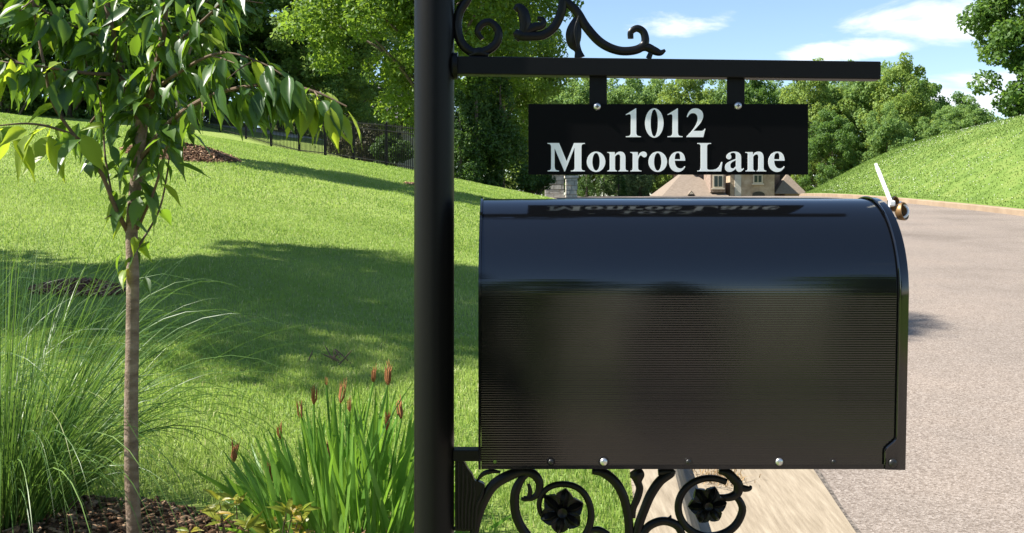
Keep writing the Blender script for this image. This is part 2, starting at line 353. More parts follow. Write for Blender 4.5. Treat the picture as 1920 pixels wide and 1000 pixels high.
BED = []      # (x, y, rx, ry) mulch patches on the lawn, kept free of grass
def in_bed(X, Y):
    k = np.zeros(len(X), bool)
    for bx, by, rx, ry in BED:
        a = np.arctan2(Y - by, X - bx); w = 1 + .08 * np.sin(3 * a + bx) + .06 * np.sin(7 * a)
        k |= ((X - bx) / rx) ** 2 + ((Y - by) / ry) ** 2 < w * w
    return k
p_bed = hit(170, 990); p_ring = hit(338, 290); p_patch = hit(150, 548); p_spot = hit(768, 346); p_edge = hit(600, 1010)
BED += [(p_bed.x - .05, p_bed.y - .45, .75, .65), (p_ring.x, p_ring.y, .95, .95), (p_patch.x, p_patch.y, .35, .22), (p_spot.x + .25, p_spot.y, .35, .35), (p_edge.x + .1, p_edge.y - .22, .5, .22)]

def lawn_grass():
    r = np.random.default_rng(3)
    for name, y0, y1, dens, h, w in (('lawn_grass', 2.6, 6.5, 10000, .042, .0042), ('lawn_grass', 6.5, 13, 4200, .038, .0055), ('lawn_grass', 13, 24, 1400, .042, .010), ('lawn_grass', 24, 36, 500, .05, .018)):
        xa = -.60 * y1 - 1.0; n = int(dens * (y1 - y0) * (1.8 - xa) * .8)
        Y = r.uniform(y0, y1, n); X = r.uniform(xa, 1.8, n)
        k = (X > -.60 * Y - 1.0) & (X < XL(Y) - .21) & ~in_bed(X, Y)
        X = X[k]; Y = Y[k]
        # clumpy height and hue
        cl = .5 + .5 * np.sin(X * 3.1 + np.sin(Y * 2.3) * 2) * np.sin(Y * 2.7 + np.cos(X * 1.9) * 2)
        stripe = np.tanh(2.5 * np.sin(2 * np.pi * (X * .55 + Y * .83) / 1.9 + .4 * np.sin(X * .8)))  # mowing bands: light and dark of leaning blades put into the tint
        t = np.clip(.36 + .16 * cl + .17 * stripe + .12 * np.sin(X * .7 + 2 * np.sin(Y * .31)) + r.normal(0, .15, len(X)), 0, .97); t[r.uniform(0, 1, len(X)) < .03] = 1
        P = np.stack([X, Y, z_left(X, Y) - .004], 1)
        o = blades(name, P, h * (.8 + .4 * cl), w, int(y0 * 10), M['grass'], .55, t)
        tag(o, {2.6: 'short bright green mown grass beside the flower bed', 6.5: 'mown grass in the broad tree shadow across the lawn', 13: 'sunlit mown grass rising towards the mulch ring tree', 24: 'distant mown grass along the foot of the black fence'}[y0], 'grass')
    # rough grass and clover on the bank across the road
    n = 110000; Y = r.uniform(10, 75, n); X = XR(Y) + .25 + r.uniform(0, 1, n) ** 1.3 * 17
    k = X < Y * .62 + 2.5; X = X[k]; Y = Y[k]
    P = np.stack([X, Y, z_right(X, Y) - .01], 1)
    tag(blades('bank_grass', P, (.045 + .0007 * Y), .009 + .0005 * Y, 55, M['hill_grass'], .5), 'rough unmown grass covering the bank across the road', 'grass')
    n = 3200; Y = r.uniform(12, 44, n); X = XR(Y) + .3 + r.uniform(0, 1, n) ** 1.2 * 11
    den = np.sin(X * 1.1 + 1.3 * np.sin(Y * .35)) + np.sin(Y * .55 + X * .3) + r.normal(0, .7, n)
    k = (X < Y * .62 + 1.5) & (den > .1); X = X[k]; Y = Y[k]; n = len(X)
    C = np.stack([X, Y, z_right(X, Y) + .06], 1); s = (.008 + .0002 * Y)[:, None] * r.uniform(.6, 1.2, n)[:, None]
    octa = np.array([(1, 0, 0), (0, 1, 0), (-1, 0, 0), (0, -1, 0), (0, 0, 1), (0, 0, -1)], float)
    V = (C[:, None] + octa[None] * s[:, None]).reshape(-1, 3)
    f = np.array([(0, 1, 4), (1, 2, 4), (2, 3, 4), (3, 0, 4), (1, 0, 5), (2, 1, 5), (3, 2, 5), (0, 3, 5)])
    Fc = (np.arange(n)[:, None, None] * 6 + f[None]).reshape(-1, 3)
    o = link('clover_blossom', fast_mesh('clover_blossom', V, Fc, True), M['clover']); o['kind'] = 'stuff'
    tag(o, 'tiny white clover blossoms dotted over the grassy bank', 'flowers')
lawn_grass()

def mulch(i, label, zoff, nchip):
    bx, by, rx, ry = BED[i]; r = np.random.default_rng(20 + i); seg = 40; rings = 7; V = []; Fs = []
    for j in range(rings + 1):
        for k in range(seg):
            a = 2 * math.pi * k / seg; w = 1 + .08 * math.sin(3 * a + bx) + .06 * math.sin(7 * a); q = j / rings * 1.02
            x = bx + rx * w * q * math.cos(a); y = by + ry * w * q * math.sin(a)
            V.append((x, y, gz(x, y) + (.012 + zoff * (1 - q * q) + r.uniform(-.006, .006) if j < rings else -.03)))
    for j in range(rings):
        for k in range(seg):
            k2 = (k + 1) % seg; Fs.append((j * seg + k, (j + 1) * seg + k, (j + 1) * seg + k2, j * seg + k2))
    o = MB().add(V, Fs).build('mulch_bed', M['mulch'], None, True, auto=False); o['kind'] = 'structure'
    a = r.uniform(0, 2 * np.pi, nchip); q = np.sqrt(r.uniform(0, 1, nchip)) * 1.03
    X = bx + rx * q * np.cos(a); Y = by + ry * q * np.sin(a)
    Z = np.array([gz(x, y) for x, y in zip(X, Y)]) + .014 + zoff * (1 - q * q) + r.uniform(0, .012, nchip)
    Ln = r.uniform(.012, .05, nchip)[:, None] * (1.6 if rx > .8 else 1); Wd = Ln * r.uniform(.2, .5, nchip)[:, None]
    d = r.normal(0, 1, (nchip, 3)) * (1, 1, .35); d /= np.linalg.norm(d, axis=1)[:, None]
    s = np.cross(d, r.normal(0, .35, (nchip, 3)) + (0, 0, 1)); s /= np.linalg.norm(s, axis=1)[:, None]; nn = np.cross(s, d)
    C = np.stack([X, Y, Z], 1); V = []
    for sx, sy, sz in ((-1, -1, -1), (1, -1, -1), (1, 1, -1), (-1, 1, -1), (-1, -1, 1), (1, -1, 1), (1, 1, 1), (-1, 1, 1)):
        V.append(C + d * Ln * .5 * sx + s * Wd * .5 * sy + nn * .003 * sz)
    V = np.stack(V, 1).reshape(-1, 3)
    f = np.array([(4, 5, 6, 7), (0, 1, 5, 4), (1, 2, 6, 5), (2, 3, 7, 6), (3, 0, 4, 7)])
    me = fast_mesh('mulch_chips', V, (np.arange(nchip)[:, None, None] * 8 + f[None]).reshape(-1, 4)); set_tint(me, np.repeat(r.uniform(0, 1, nchip), 8))
    c = link('mulch_chips', me, M['chip'], o); c['kind'] = 'stuff'
for i, (zo, nc) in enumerate(((.03, 3500), (.16, 3000), (.06, 1500), (.03, 400), (.03, 2500))): mulch(i, None, zo, nc)

# ------------------------------------------------------------------ trees
def leaf_cloud(name, C, R, n, size, seed, m, up=.6, flat=.8, aspect=.62, droop=0.):
    """n leaves round clump centres C (k,3) of radius R (k,)"""
    r = np.random.default_rng(seed); k = len(C); w = R ** 2; idx = r.choice(k, n, p=w / w.sum())
    d = r.normal(0, 1, (n, 3)); d /= np.linalg.norm(d, axis=1)[:, None]
    rad = r.uniform(.25, 1, n) ** .5
    P = C[idx] + d * (R[idx] * rad)[:, None] * np.array([1, 1, flat])
    nrm = d * .5 + r.normal(0, .55, (n, 3)) + np.array([0, 0, up]); nrm /= np.linalg.norm(nrm, axis=1)[:, None]
    ax = np.cross(nrm, r.normal(0, 1, (n, 3))) ; ax[:, 2] -= droop; ax /= np.linalg.norm(ax, axis=1)[:, None]
    sd = np.cross(nrm, ax); sd /= np.linalg.norm(sd, axis=1)[:, None]
    s = size * r.uniform(.6, 1.25, n)[:, None]
    b = P - ax * s * .5; t = P + ax * s * .5; md = P - ax * s * .05
    l = md - sd * s * aspect * .5 + nrm * s * .10; q = md + sd * s * aspect * .5 + nrm * s * .10
    V = np.stack([b, q, t, l], 1).reshape(-1, 3); i = np.arange(n) * 4
    me = fast_mesh(name, V, np.concatenate([np.stack([i, i + 1, i + 2], 1), np.stack([i, i + 2, i + 3], 1)]))
    ct = r.uniform(0, 1, k); tint = np.clip(.55 * ct[idx] + .45 * r.uniform(0, 1, n), 0, 1)
    set_tint(me, np.repeat(tint, 4)); me.materials.append(m); return me
def tree_meshes(seed, H, base, rx, ry, nclump, nleaf, leaf, leafm, trunk_r, clump=.24, droop=0., lobes=.25, taper=0.0, barkm=None, cc=None):
    """returns (trunk mesh, crown mesh) about the origin; crown spans base..H"""
    r = np.random.default_rng(seed); cz = (base + H) / 2; rz = (H - base) / 2
    C = []; R = []
    ph = r.uniform(0, 6.28, 6)
    while len(C) < nclump:
        d = r.normal(0, 1, 3); d /= np.linalg.norm(d); q = r.uniform(.25, 1) ** .55
        a = math.atan2(d[1], d[0]); lob = 1 - lobes * (.5 + .5 * math.sin(2 * a + ph[0] + 3 * d[2]) * math.sin(3 * a + ph[1] - 4 * d[2]))
        wz = 1 - taper * max(0, d[2] * q)
        C.append((d[0] * rx * q * lob * wz, d[1] * ry * q * lob * wz, cz + d[2] * rz * q * (1 - .12 * r.uniform())))
        R.append(clump * min(rx, ry) * r.uniform(.65, 1.3))
    C = np.array(C); R = np.array(R)
    crown = leaf_cloud('crown', C, R, nleaf, leaf, seed + 1, leafm, droop=droop)
    mb = MB(); top = base + (H - base) * .72
    tp = [(r.normal(0, .012) * H * (i / 7), r.normal(0, .012) * H * (i / 7), -.25 + (top + .25) * i / 7) for i in range(8)]
    tp = smooth_path(tp, 2); nT = len(tp)
    mb.tube(tp, [trunk_r * (1.35 if i == 0 else 1.0) * (1 - .82 * i / (nT - 1)) for i in range(nT)], 9)
    order = r.permutation(nclump)[:min(nclump, 26)]
    for j in order:
        c = C[j]; zb = np.clip(c[2] - .45 * math.hypot(c[0], c[1]) - .15 * rz, base * .75, top * .95)
        f = (zb + .25) / (top + .25); p0 = np.array(tp[min(int(f * (nT - 1)), nT - 1)])
        m1 = p0 + (c - p0) * .5 + np.array([0, 0, .06 * np.linalg.norm(c - p0)]); r0 = max(trunk_r * (1 - .82 * f) * .55, .012)
        pp = smooth_path([p0, m1, c], 3); mb.tube(pp, [r0 * (1 - .8 * i / (len(pp) - 1)) for i in range(len(pp))], 5)
    me = bpy.data.meshes.new('trunk'); me.from_pydata(mb.v, [], mb.f); me.update(); me.polygons.foreach_set('use_smooth', [True] * len(me.polygons)); me.materials.append(barkm or M['bark'])
    return me, crown
def plant_tree(name, meshes, x, y, label, cat='tree', group=None, rz=0, sc=1.0, sz=None, sink=0):
    e = empty(name, (x, y, gz(x, y) - sink), label, cat, group); e.rotation_euler.z = rz; e.scale = (sc, sc, sz or sc)
    link('trunk', meshes[0], None, e); link('crown', meshes[1], None, e); return e
def px_x(px, D): return (px - CX) / F * D

# the tree with the mulch ring, its low dark crown fills the top left
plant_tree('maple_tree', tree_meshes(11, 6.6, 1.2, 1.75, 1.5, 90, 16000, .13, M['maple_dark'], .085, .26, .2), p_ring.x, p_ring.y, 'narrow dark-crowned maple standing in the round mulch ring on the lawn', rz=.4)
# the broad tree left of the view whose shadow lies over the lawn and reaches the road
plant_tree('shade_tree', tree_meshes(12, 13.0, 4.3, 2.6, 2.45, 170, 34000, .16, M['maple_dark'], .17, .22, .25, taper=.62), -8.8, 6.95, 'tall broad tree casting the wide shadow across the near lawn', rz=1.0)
# big bright maple beyond the fence
D = 33.0
plant_tree('maple_tree', tree_meshes(14, 13.5, 1.4, 5.3, 4.4, 220, 80000, .17, M['maple'], .2, .17, .3), px_x(815, D), D, 'big bright green maple behind the black fence and the post', rz=.2)
plant_tree('maple_tree', tree_meshes(15, 11.5, .6, 3.5, 3.0, 160, 40000, .16, M['maple'], .14, .2, .3), px_x(942, 42.5), 42.5, 'smaller bright maple between the dark evergreens and the stone pillar', rz=1.2)
# dark evergreens under it
def cone_tree(seed, H, R, n, leaf, m):
    r = np.random.default_rng(seed); C = []; Rr = []
    for i in range(90):
        z = r.uniform(.03, 1) ** 1.2; w = R * (1 - z) ** .6 * (.85 + .15 * math.sin(9 * z)); a = r.uniform(0, 6.28); q = r.uniform(.5, 1)
        C.append((w * q * math.cos(a), w * q * math.sin(a), .1 + z * (H - .15))); Rr.append(max(.08, R * .3 * (1 - .6 * z)))
    crown = leaf_cloud('crown', np.array(C), np.array(Rr), n, leaf, seed + 1, m, up=.3, flat=1.4, aspect=.5)
    mb = MB(); mb.tube([(0, 0, -.2), (0, 0, H * .45), (0, 0, H * .9)], [R * .1, R * .07, .01], 7)
    me = bpy.data.meshes.new('trunk'); me.from_pydata(mb.v, [], mb.f); me.update(); me.materials.append(M['bark']); return me, crown
ev = cone_tree(21, 3.8, 1.15, 9000, .13, M['evergreen'])
for px, D, s, lb in ((893, 31.0, 1.0, 'tall dark evergreen at the lawn edge close beside the post'), (938, 31.8, 1.02, 'dark evergreen at the lawn edge next to the low dark shrub'), (862, 30.2, .72, 'shorter dark evergreen tucked behind the post')):
    plant_tree('evergreen_tree', ev, px_x(px, D), D, lb, 'evergreen', 'dark evergreens below the big maple', rz=px, sc=s)
def shrub(seed, H, R, n, leaf, m):
    r = np.random.default_rng(seed); C = []; Rr = []
    for i in range(45):
        d = r.normal(0, 1, 3); d /= np.linalg.norm(d); q = r.uniform(.3, 1) ** .5
        C.append((d[0] * R * q * .8, d[1] * R * q * .8, H * .5 + d[2] * H * .42 * q)); Rr.append(R * .28 * r.uniform(.7, 1.2))
    crown = leaf_cloud('crown', np.array(C), np.array(Rr), n, leaf, seed + 1, m, up=.5)
    mb = MB()
    for i in range(7):
        c = C[i * 6]; mb.tube([(c[0] * .1, c[1] * .1, -.1), (c[0] * .5, c[1] * .5, c[2] * .5), c], [.03, .02, .006], 5)
    me = bpy.data.meshes.new('stem'); me.from_pydata(mb.v, [], mb.f); me.update(); me.materials.append(M['twig']); return me, crown
def plant_shrub(name, ms, px, D, label, group=None, rz=0, sc=1.0, sz=None):
    x = px_x(px, D); e = empty(name, (x, D, gz(x, D) - .05), label, 'shrub', group); e.rotation_euler.z = rz; e.scale = (sc, sc, sz or sc)
    link('stem', ms[0], None, e); link('crown', ms[1], None, e); return e
sh_d = shrub(31, 1.1, .75, 5000, .09, M['evergreen']); sh_l = shrub(33, 1.6, 1.0, 5000, .12, M['shrub_light']); sh_b = shrub(35, 1.2, .9, 5000, .1, M['shrub_brown'])
plant_shrub('low_shrub', sh_d, 1003, 33, 'low dark shrub in front of the grey stone wall', sc=.95)
plant_shrub('low_shrub', sh_b, 690, 36.5, 'brownish shrub behind the fence below the grey roof', sc=1.3)
plant_shrub('low_shrub', sh_d, 735, 35.5, 'dark round shrub behind the fence beside the post', sc=1.15, rz=2)
plant_shrub('low_shrub', sh_b, 640, 38, 'small brown shrub behind the fence under the drooping leaves', sc=.8, rz=1)

# woods behind the house, each tree its own thing
woods = [tree_meshes(41 + i, 19.5, 1.0 + i % 2, 5.2 + .6 * (i % 3), 5.0, 170, 26000, .34, M[('wood_leaf', 'wood_leaf_warm', 'wood_leaf_dark', 'wood_leaf')[i]], .26, .17, .45) for i in range(4)]
wood_spec = [(985, 100, .95, 1), (1020, 118, 1.0, 3), (1050, 112, .98, 0), (1105, 118, 1.0, 1), (1165, 108, .93, 3), (1225, 115, 1.0, 0), (1290, 106, .93, 1), (1350, 116, .99, 3), (1410, 108, .92, 2),
             (1465, 112, .96, 0), (1520, 104, .93, 1), (1575, 110, .98, 3), (1635, 103, .97, 0), (1690, 99, .90, 1), (1730, 106, .82, 2), (1600, 122, .98, 2), (1380, 124, 1.0, 0), (1190, 125, 1.0, 2), (1560, 92, .6, 2), (1665, 90, .62, 3)]
for i, (px, D, s, v) in enumerate(wood_spec):
    plant_tree('woodland_tree', woods[v], px_x(px, D), D, 'leafy green tree in the woods behind the brown-roofed house', group='trees of the woods behind the house', rz=i * 1.7, sc=s * .9, sz=s * 1.02)
plant_tree('woodland_tree', woods[2], px_x(1795, 125), 125, 'small dark tree far behind the grassy bank', rz=.5, sc=.85, sz=.78)
for px, D, s, v, lb in ((1760, 92, .55, 3, 'low green tree behind the bank where it slopes to the woods'), (1815, 84, .52, 0, 'low bright tree behind the bank below the large leafy one')):
    plant_tree('woodland_tree', woods[v], px_x(px, D), D, lb, rz=px, sc=s, sz=s * .9)
bigr = tree_meshes(61, 11.5, -.8, 3.7, 3.7, 190, 52000, .24, M['wood_leaf_dark'], .2, .2, .35)
plant_tree('bank_tree', bigr, px_x(1968, 46), 46, 'large leafy tree on top of the grassy bank', rz=.7)
plant_tree('bank_tree', bigr, px_x(2060, 55), 55, 'second leafy tree further along the top of the bank', rz=2.2)
# dark belt of trees behind the upper lawn
for i, (px, D, s) in enumerate(((-60, 44, 1.0), (70, 47, .95), (190, 43, .9), (310, 49, 1.0), (420, 50, .95), (530, 52, 1.0), (610, 48, .8), (690, 58, 1.0), (10, 40.5, .8), (130, 41.5, .75), (250, 44, .8))):
    plant_tree('belt_tree', woods[(2, 2, 2, 0, 2, 3, 0, 1, 2, 2, 2)[i]], px_x(px, D), D, 'tree in the dark belt behind the upper lawn', group='tree belt behind the upper lawn', rz=i * 2.1, sc=.85 * s, sz=.72 * s, sink=1.7)
# trees behind the photographer, mirrored in the mailbox
for i, (x, y, s) in enumerate(((-9, -10.5, .55), (-14, -18, .6), (1.5, -37, .7), (13, -30, .75), (-14, -6, .5))):
    plant_tree('street_tree', woods[i % 4], x, y, 'roadside tree beyond the verge, seen only mirrored in the mailbox', group='roadside trees mirrored in the mailbox', rz=i, sc=s, sz=s)

evd = cone_tree(23, 3.8, 1.15, 9000, .13, M['evergreen_deep'])  # unseen evergreens, added only to darken parts of the mailbox reflection
for x, y, s_, sv, lb in ((-.62, -4.2, .78, 1.3, 'unseen slim evergreen added to darken the end of the mailbox next the post'), (4.6, -25.0, 1.6, 2.4, 'unseen evergreen added across the road to darken the middle of the mailbox'), (9.6, -22.0, 1.6, 2.6, 'unseen evergreen added across the road to darken the mailbox beside its door')):
    plant_tree('added_evergreen', evd, x, y, lb, 'evergreen', rz=x, sc=s_, sz=sv)
# ------------------------------------------------------------------ fence
def fence():
    a = hit(800, 340, 20, 40); pts = [Vector((-2.3, 26.0, 0)), Vector((-3.1, 27.3, 0)), Vector((-7.15, 34, 0)), Vector((-11, 39.2, 0)), Vector((-13.5, 42, 0))]
    # resample in 2.4 m panels
    fe = empty('iron_fence', (pts[0].x, pts[0].y, gz(pts[0].x, pts[0].y)), 'black iron picket fence running up the slope behind the lawn', 'fence')
    segs = [(pts[i + 1] - pts[i]).length for i in range(len(pts) - 1)]; tot = sum(segs)
    def at(s):
        for i, l in enumerate(segs):
            if s <= l or i == len(segs) - 1: p = pts[i].lerp(pts[i + 1], s / l); return Vector((p.x, p.y, gz(p.x, p.y)))
            s -= l
    inv = fe.location.copy(); HF = 1.22
    pk = MB().tube([(0, 0, .05), (0, 0, HF - .04), (0, 0, HF + .05)], [.012, .012, .003], 5).build('picket', M['fence']); pkm = pk.data; bpy.data.objects.remove(pk)
    po = MB().box((-.03, -.03, -.2), (.03, .03, HF + .02)).add([(-.036, -.036, HF + .021), (.036, -.036, HF + .021), (.036, .036, HF + .021), (-.036, .036, HF + .021), (0, 0, HF + .07)], [(0, 1, 4), (1, 2, 4), (2, 3, 4), (3, 0, 4), (3, 2, 1, 0)]).build('fence_post', M['fence']); pom = po.data; bpy.data.objects.remove(po)
    n = int(tot / 2.4); st = tot / n
    for i in range(n + 1):
        p = at(i * st); link('fence_post', pom, None, fe, p - inv)
        if i < n:
            q = at((i + 1) * st); d = q - p
            for hgt in (.12, HF - .20, HF - .05):
                mb = MB().tube([p - inv + Vector((0, 0, hgt)), q - inv + Vector((0, 0, hgt))], .014, 4); mb.build('rail', M['fence'], fe)
            for k in range(1, 20):
                g = p.lerp(q, k / 20); link('picket', pkm, None, fe, g - inv)
fence()

# ------------------------------------------------------------------ buildings
def prism_roof(mb, x0, x1, y0, y1, z0, z1, hip=0.0, over=.3, along='x'):
    x0 -= over; x1 += over; y0 -= over; y1 += over
    if along == 'x':
        ym = (y0 + y1) / 2; V = [(x0, y0, z0), (x1, y0, z0), (x1, y1, z0), (x0, y1, z0), (x0 + hip, ym, z1), (x1 - hip, ym, z1)]
        Fs = [(0, 1, 5, 4), (2, 3, 4, 5), (1, 2, 5), (3, 0, 4), (3, 2, 1, 0)]
    else:
        xm = (x0 + x1) / 2; V = [(x0, y0, z0), (x1, y0, z0), (x1, y1, z0), (x0, y1, z0), (xm, y0 + hip, z1), (xm, y1 - hip, z1)]
        Fs = [(0, 1, 4), (1, 2, 5, 4), (2, 3, 5), (3, 0, 4, 5), (3, 2, 1, 0)]
    return mb.add(V, Fs)
def window(parent, x0, x1, z0, z1, y):
    w = MB().box((x0, y - .06, z0), (x1, y + .02, z1)).build('window', M['trim'], parent)
    MB().box((x0 + .09, y - .075, z0 + .09), ((x0 + x1) / 2 - .03, y - .055, z1 - .09)).build('pane', M['glass'], w)
    MB().box(((x0 + x1) / 2 + .03, y - .075, z0 + .09), (x1 - .09, y - .055, z1 - .09)).build('pane', M['glass'], w)
    MB().box((x0 - .08, y - .12, z0 - .1), (x1 + .08, y + .02, z0 - .003)).build('sill', M['trim'], w)
def house():
    D = 72.0; k = D / F; bx = px_x(1365, D); g = gz(bx, D); zt = lambda py: CZ + (Y0 - py) * k - g
    h = empty('brown_house', (bx, D, g), 'brown brick house with shingled roofs and a stone entrance bay, beyond the road crest', 'house')
    X = lambda px: (px - 1365) * k
    # main block, garage wing to the left, stone bay
    MB().box((X(1305), .8, -.6), (X(1468), 10, zt(318))).build('brick_wall', M['brick'], h)
    MB().box((X(1234), -2.2, -.6), (X(1356), .795, zt(374))).build('garage_wall', M['brick'], h)
    MB().box((X(1364), -.9, -.6), (X(1446), .78, zt(322))).build('stone_bay', M['stone'], h)
    prism_roof(MB(), X(1305), X(1468), .8, 10, zt(318) + .004, zt(318) + 3.2, 4.0, .4).build('roof', M['roof'], h)
    prism_roof(MB(), X(1236), X(1352), -2.2, 5.5, zt(374) + .004, zt(315), 2.6, .35, 'x').build('garage_roof', M['roof'], h)
    prism_roof(MB(), X(1364), X(1446), -.9, 3, zt(322) + .004, zt(285), 0, .3, 'y').build('bay_roof', M['roof'], h)
    prism_roof(MB(), X(1455), X(1500), -.5, 6, zt(364), zt(326), 1.0, .3, 'y').build('porch_roof', M['roof'], h)
    MB().box((X(1470), -.2, -.6), (X(1500), 5.7, zt(364) - .004)).build('porch_wall', M['brick'], h)
    MB().box((X(1322), -2.0, zt(362)), (X(1349), 1.2, zt(326))).build('dormer_wall', M['brick'], h); window(h, X(1326), X(1345), zt(354), zt(330), -2.0); window(h, X(1406), X(1424), zt(345), zt(328), -.9)
    MB().box((X(1372), -.96, -.6), (X(1384), -.902, zt(322) - .05)).build('stone_quoin', M['stone_pale'], h)
    arch = [(X(1405), zt(380)), (X(1428), zt(380)), (X(1428), zt(366))] + [(X(1416.5) + (X(1428) - X(1416.5)) * math.cos(a), zt(366) + (zt(360) - zt(366)) * math.sin(a)) for a in np.linspace(.3, 2.84, 9)] + [(X(1405), zt(366))]
    n = len(arch); MB().add([(x, -.94, z) for x, z in arch] + [(x, -.89, z) for x, z in arch], [tuple(range(n))] + [(i, n + i, n + (i + 1) % n, (i + 1) % n) for i in range(n)]).build('arched_doorway', M['dark_door'], h)
    d = MB(); z0 = zt(366.5); d.add([(X(1279), -2.35, z0), (X(1292), -2.35, z0), (X(1285.5), -2.35, zt(359)), (X(1279), .4, z0), (X(1292), .4, z0), (X(1285.5), .8, zt(359))], [(0, 1, 2), (1, 4, 5, 2), (0, 2, 5, 3), (3, 5, 4)]).build('dormer', M['roof'], h)
    MB().add([(X(1281.5), -2.36, z0 + .06), (X(1289.5), -2.36, z0 + .06), (X(1285.5), -2.36, zt(361.5))], [(0, 1, 2)]).build('dormer_vent', M['trim'], h)
    MB().box((X(1350), 4, zt(318) + 1.2), (X(1362), 5, zt(318) + 4.0)).build('chimney', M['stone'], h)
    for px in (1311, 1452):
        MB().tube([(X(px), .70, -.5), (X(px), .70, zt(320))], .06, 6).build('downpipe', M['dark_door'], h)
house()
def grey_house():
    D = 62.0; x = px_x(660, D); g = gz(x, D); h = empty('grey_roofed_house', (x, D, g), 'grey-roofed house glimpsed behind the fence and the maple leaves', 'house'); k = D / F
    zt = lambda py: CZ + (Y0 - py) * k - g
    e = zt(232)
    MB().box((-5.5, 0, -1.5), (5, 8, e)).build('wall', M['stone_pale'], h)
    prism_roof(MB(), -5.5, 5, 0, 8, e + .004, e + 3.0, 2.5, .4).build('roof', M['roof_grey'], h)
    for x0 in (-4.2, -1.4, 2.0): window(h, x0, x0 + 1.2, e - 1.7, e - .5, 0)
grey_house()
def drive_sheet():
    # sunlit concrete drive between the fence and the grey-roofed house
    V = []; n = 14
    for i in range(n + 1):
        t = i / n; x = -13.5 + 9.5 * t; y = 47 - 5.5 * t
        for w in (-1.3, 1.3): V.append((x + w * .4, y + w, gz(x + w * .4, y + w) + .02))
    o = MB().add(V, [(2 * i, 2 * i + 2, 2 * i + 3, 2 * i + 1) for i in range(n)]).build('driveway', M['stone_pale']); o['kind'] = 'structure'
drive_sheet()
def stone_block_wall(name, label, px0, px1, ptop, pbot, D, depth, m, bw, bh, cat):
    """coursed ashlar with each stone its own piece"""
    x0, x1 = px_x(px0, D), px_x(px1, D); cxm = (x0 + x1) / 2; g = gz(cxm, D); zt = CZ + (Y0 - ptop) / F * D
    e = empty(name, (cxm, D, g), label, cat); H = zt - g; W = x1 - x0
    MB().box((-W / 2 + .02, .02, -.3), (W / 2 - .02, depth - .02, H - .02)).build('mortar_core', M['far_kerb'], e)
    r = random.Random(len(name)); z = -.05; row = 0
    while z < H - .02:
        hh = min(bh * r.uniform(.85, 1.2), H - z); x = -W / 2 - (bw * .5 if row % 2 else 0)
        while x < W / 2:
            w = bw * r.uniform(.8, 1.25); a, b = max(x, -W / 2), min(x + w, W / 2)
            if b - a > .05:
                MB().box((a + .008, -r.uniform(0, .02), z + .008), (b - .008, depth + r.uniform(0, .02), z + hh - .008)).build('stone_block', m, e)
            x += w
        z += hh; row += 1
    MB().box((-W / 2 - .04, -.06, H + .004), (W / 2 + .04, depth + .06, H + .09)).build('coping', m, e)
stone_block_wall('stone_pillar', 'pale stone gate pillar beside the small conifers', 1061, 1083, 334, 380, 37, .45, M['stone_pale'], .24, .15, 'pillar')
stone_block_wall('stone_wall', 'grey stone wall end joining the pale pillar', 1022, 1058, 328, 380, 38, .4, M['stone_grey'], .34, .17, 'wall')
ar = cone_tree(71, 1.9, .42, 3500, .07, M['arbor']); ar2 = cone_tree(73, 1.9, .42, 3500, .07, M['evergreen'])
for px, D, ms, s, lb in ((1100, 39, ar2, .95, 'slim dark conifer beside the pale stone pillar'), (1132, 40, ar, 1.05, 'bright conical conifer between the dark one and the loose shrub'), (1160, 44, ar2, 1.0, 'dark conifer half hidden behind the loose shrub')):
    plant_tree('small_conifer', ms, px_x(px, D), D, lb, 'conifer', rz=px, sc=s)
plant_shrub('loose_shrub', sh_l, 1200, 42, 'loose pale green shrub left of the brown garage roof', sc=.8)
plant_shrub('loose_shrub', sh_l, 1172, 46, 'pale green shrub half hidden among the conifers', sc=.8, rz=2)

# ------------------------------------------------------------------ mailbox post with castings
S = F / 1.528                              # photo pixels per metre in the plane of the post
PY = 1.528
def pp(px, py, dy=0.0): return Vector(((px - CX) / S, PY + dy, CZ + (Y0 - py) / S))
pxc = (814 - CX) / S; pr = 37.5 / S; pz = gz(pxc, PY)
post = empty('mailbox_post', (pxc, PY, pz), 'black iron mailbox post with scrollwork, cross arm and cast flowers', 'post')
def loc(v): return Vector(v) - post.location
def pb(mb, name, m, smooth=True, bevel=0, parent=None):
    o = mb
    mb.v = [tuple(loc(v)) for v in mb.v] ; return mb.build(name, m, parent or post, smooth, bevel)
mb = MB(); mb.lathe([(pr, pz - .3), (pr, CZ + .80)], 40, Matrix.Translation((pxc, PY, 0))); pb(mb, 'pole', M['satin_black'])
mb = MB(); mb.lathe([(pr + .012, pz - .02), (pr + .012, pz + .05), (pr + .003, pz + .07)], 40, Matrix.Translation((pxc, PY, 0))); pb(mb, 'base_collar', M['satin_black'])
mb = MB(); mb.lathe([(pr + .008, CZ + .80), (pr + .008, CZ + .815), (.018, CZ + .825), (.016, CZ + .84), (.036, CZ + .86), (.042, CZ + .885), (.034, CZ + .912), (.012, CZ + .93), (.004, CZ + .945)], 28, Matrix.Translation((pxc, PY, 0))); pb(mb, 'finial', M['satin_black'])
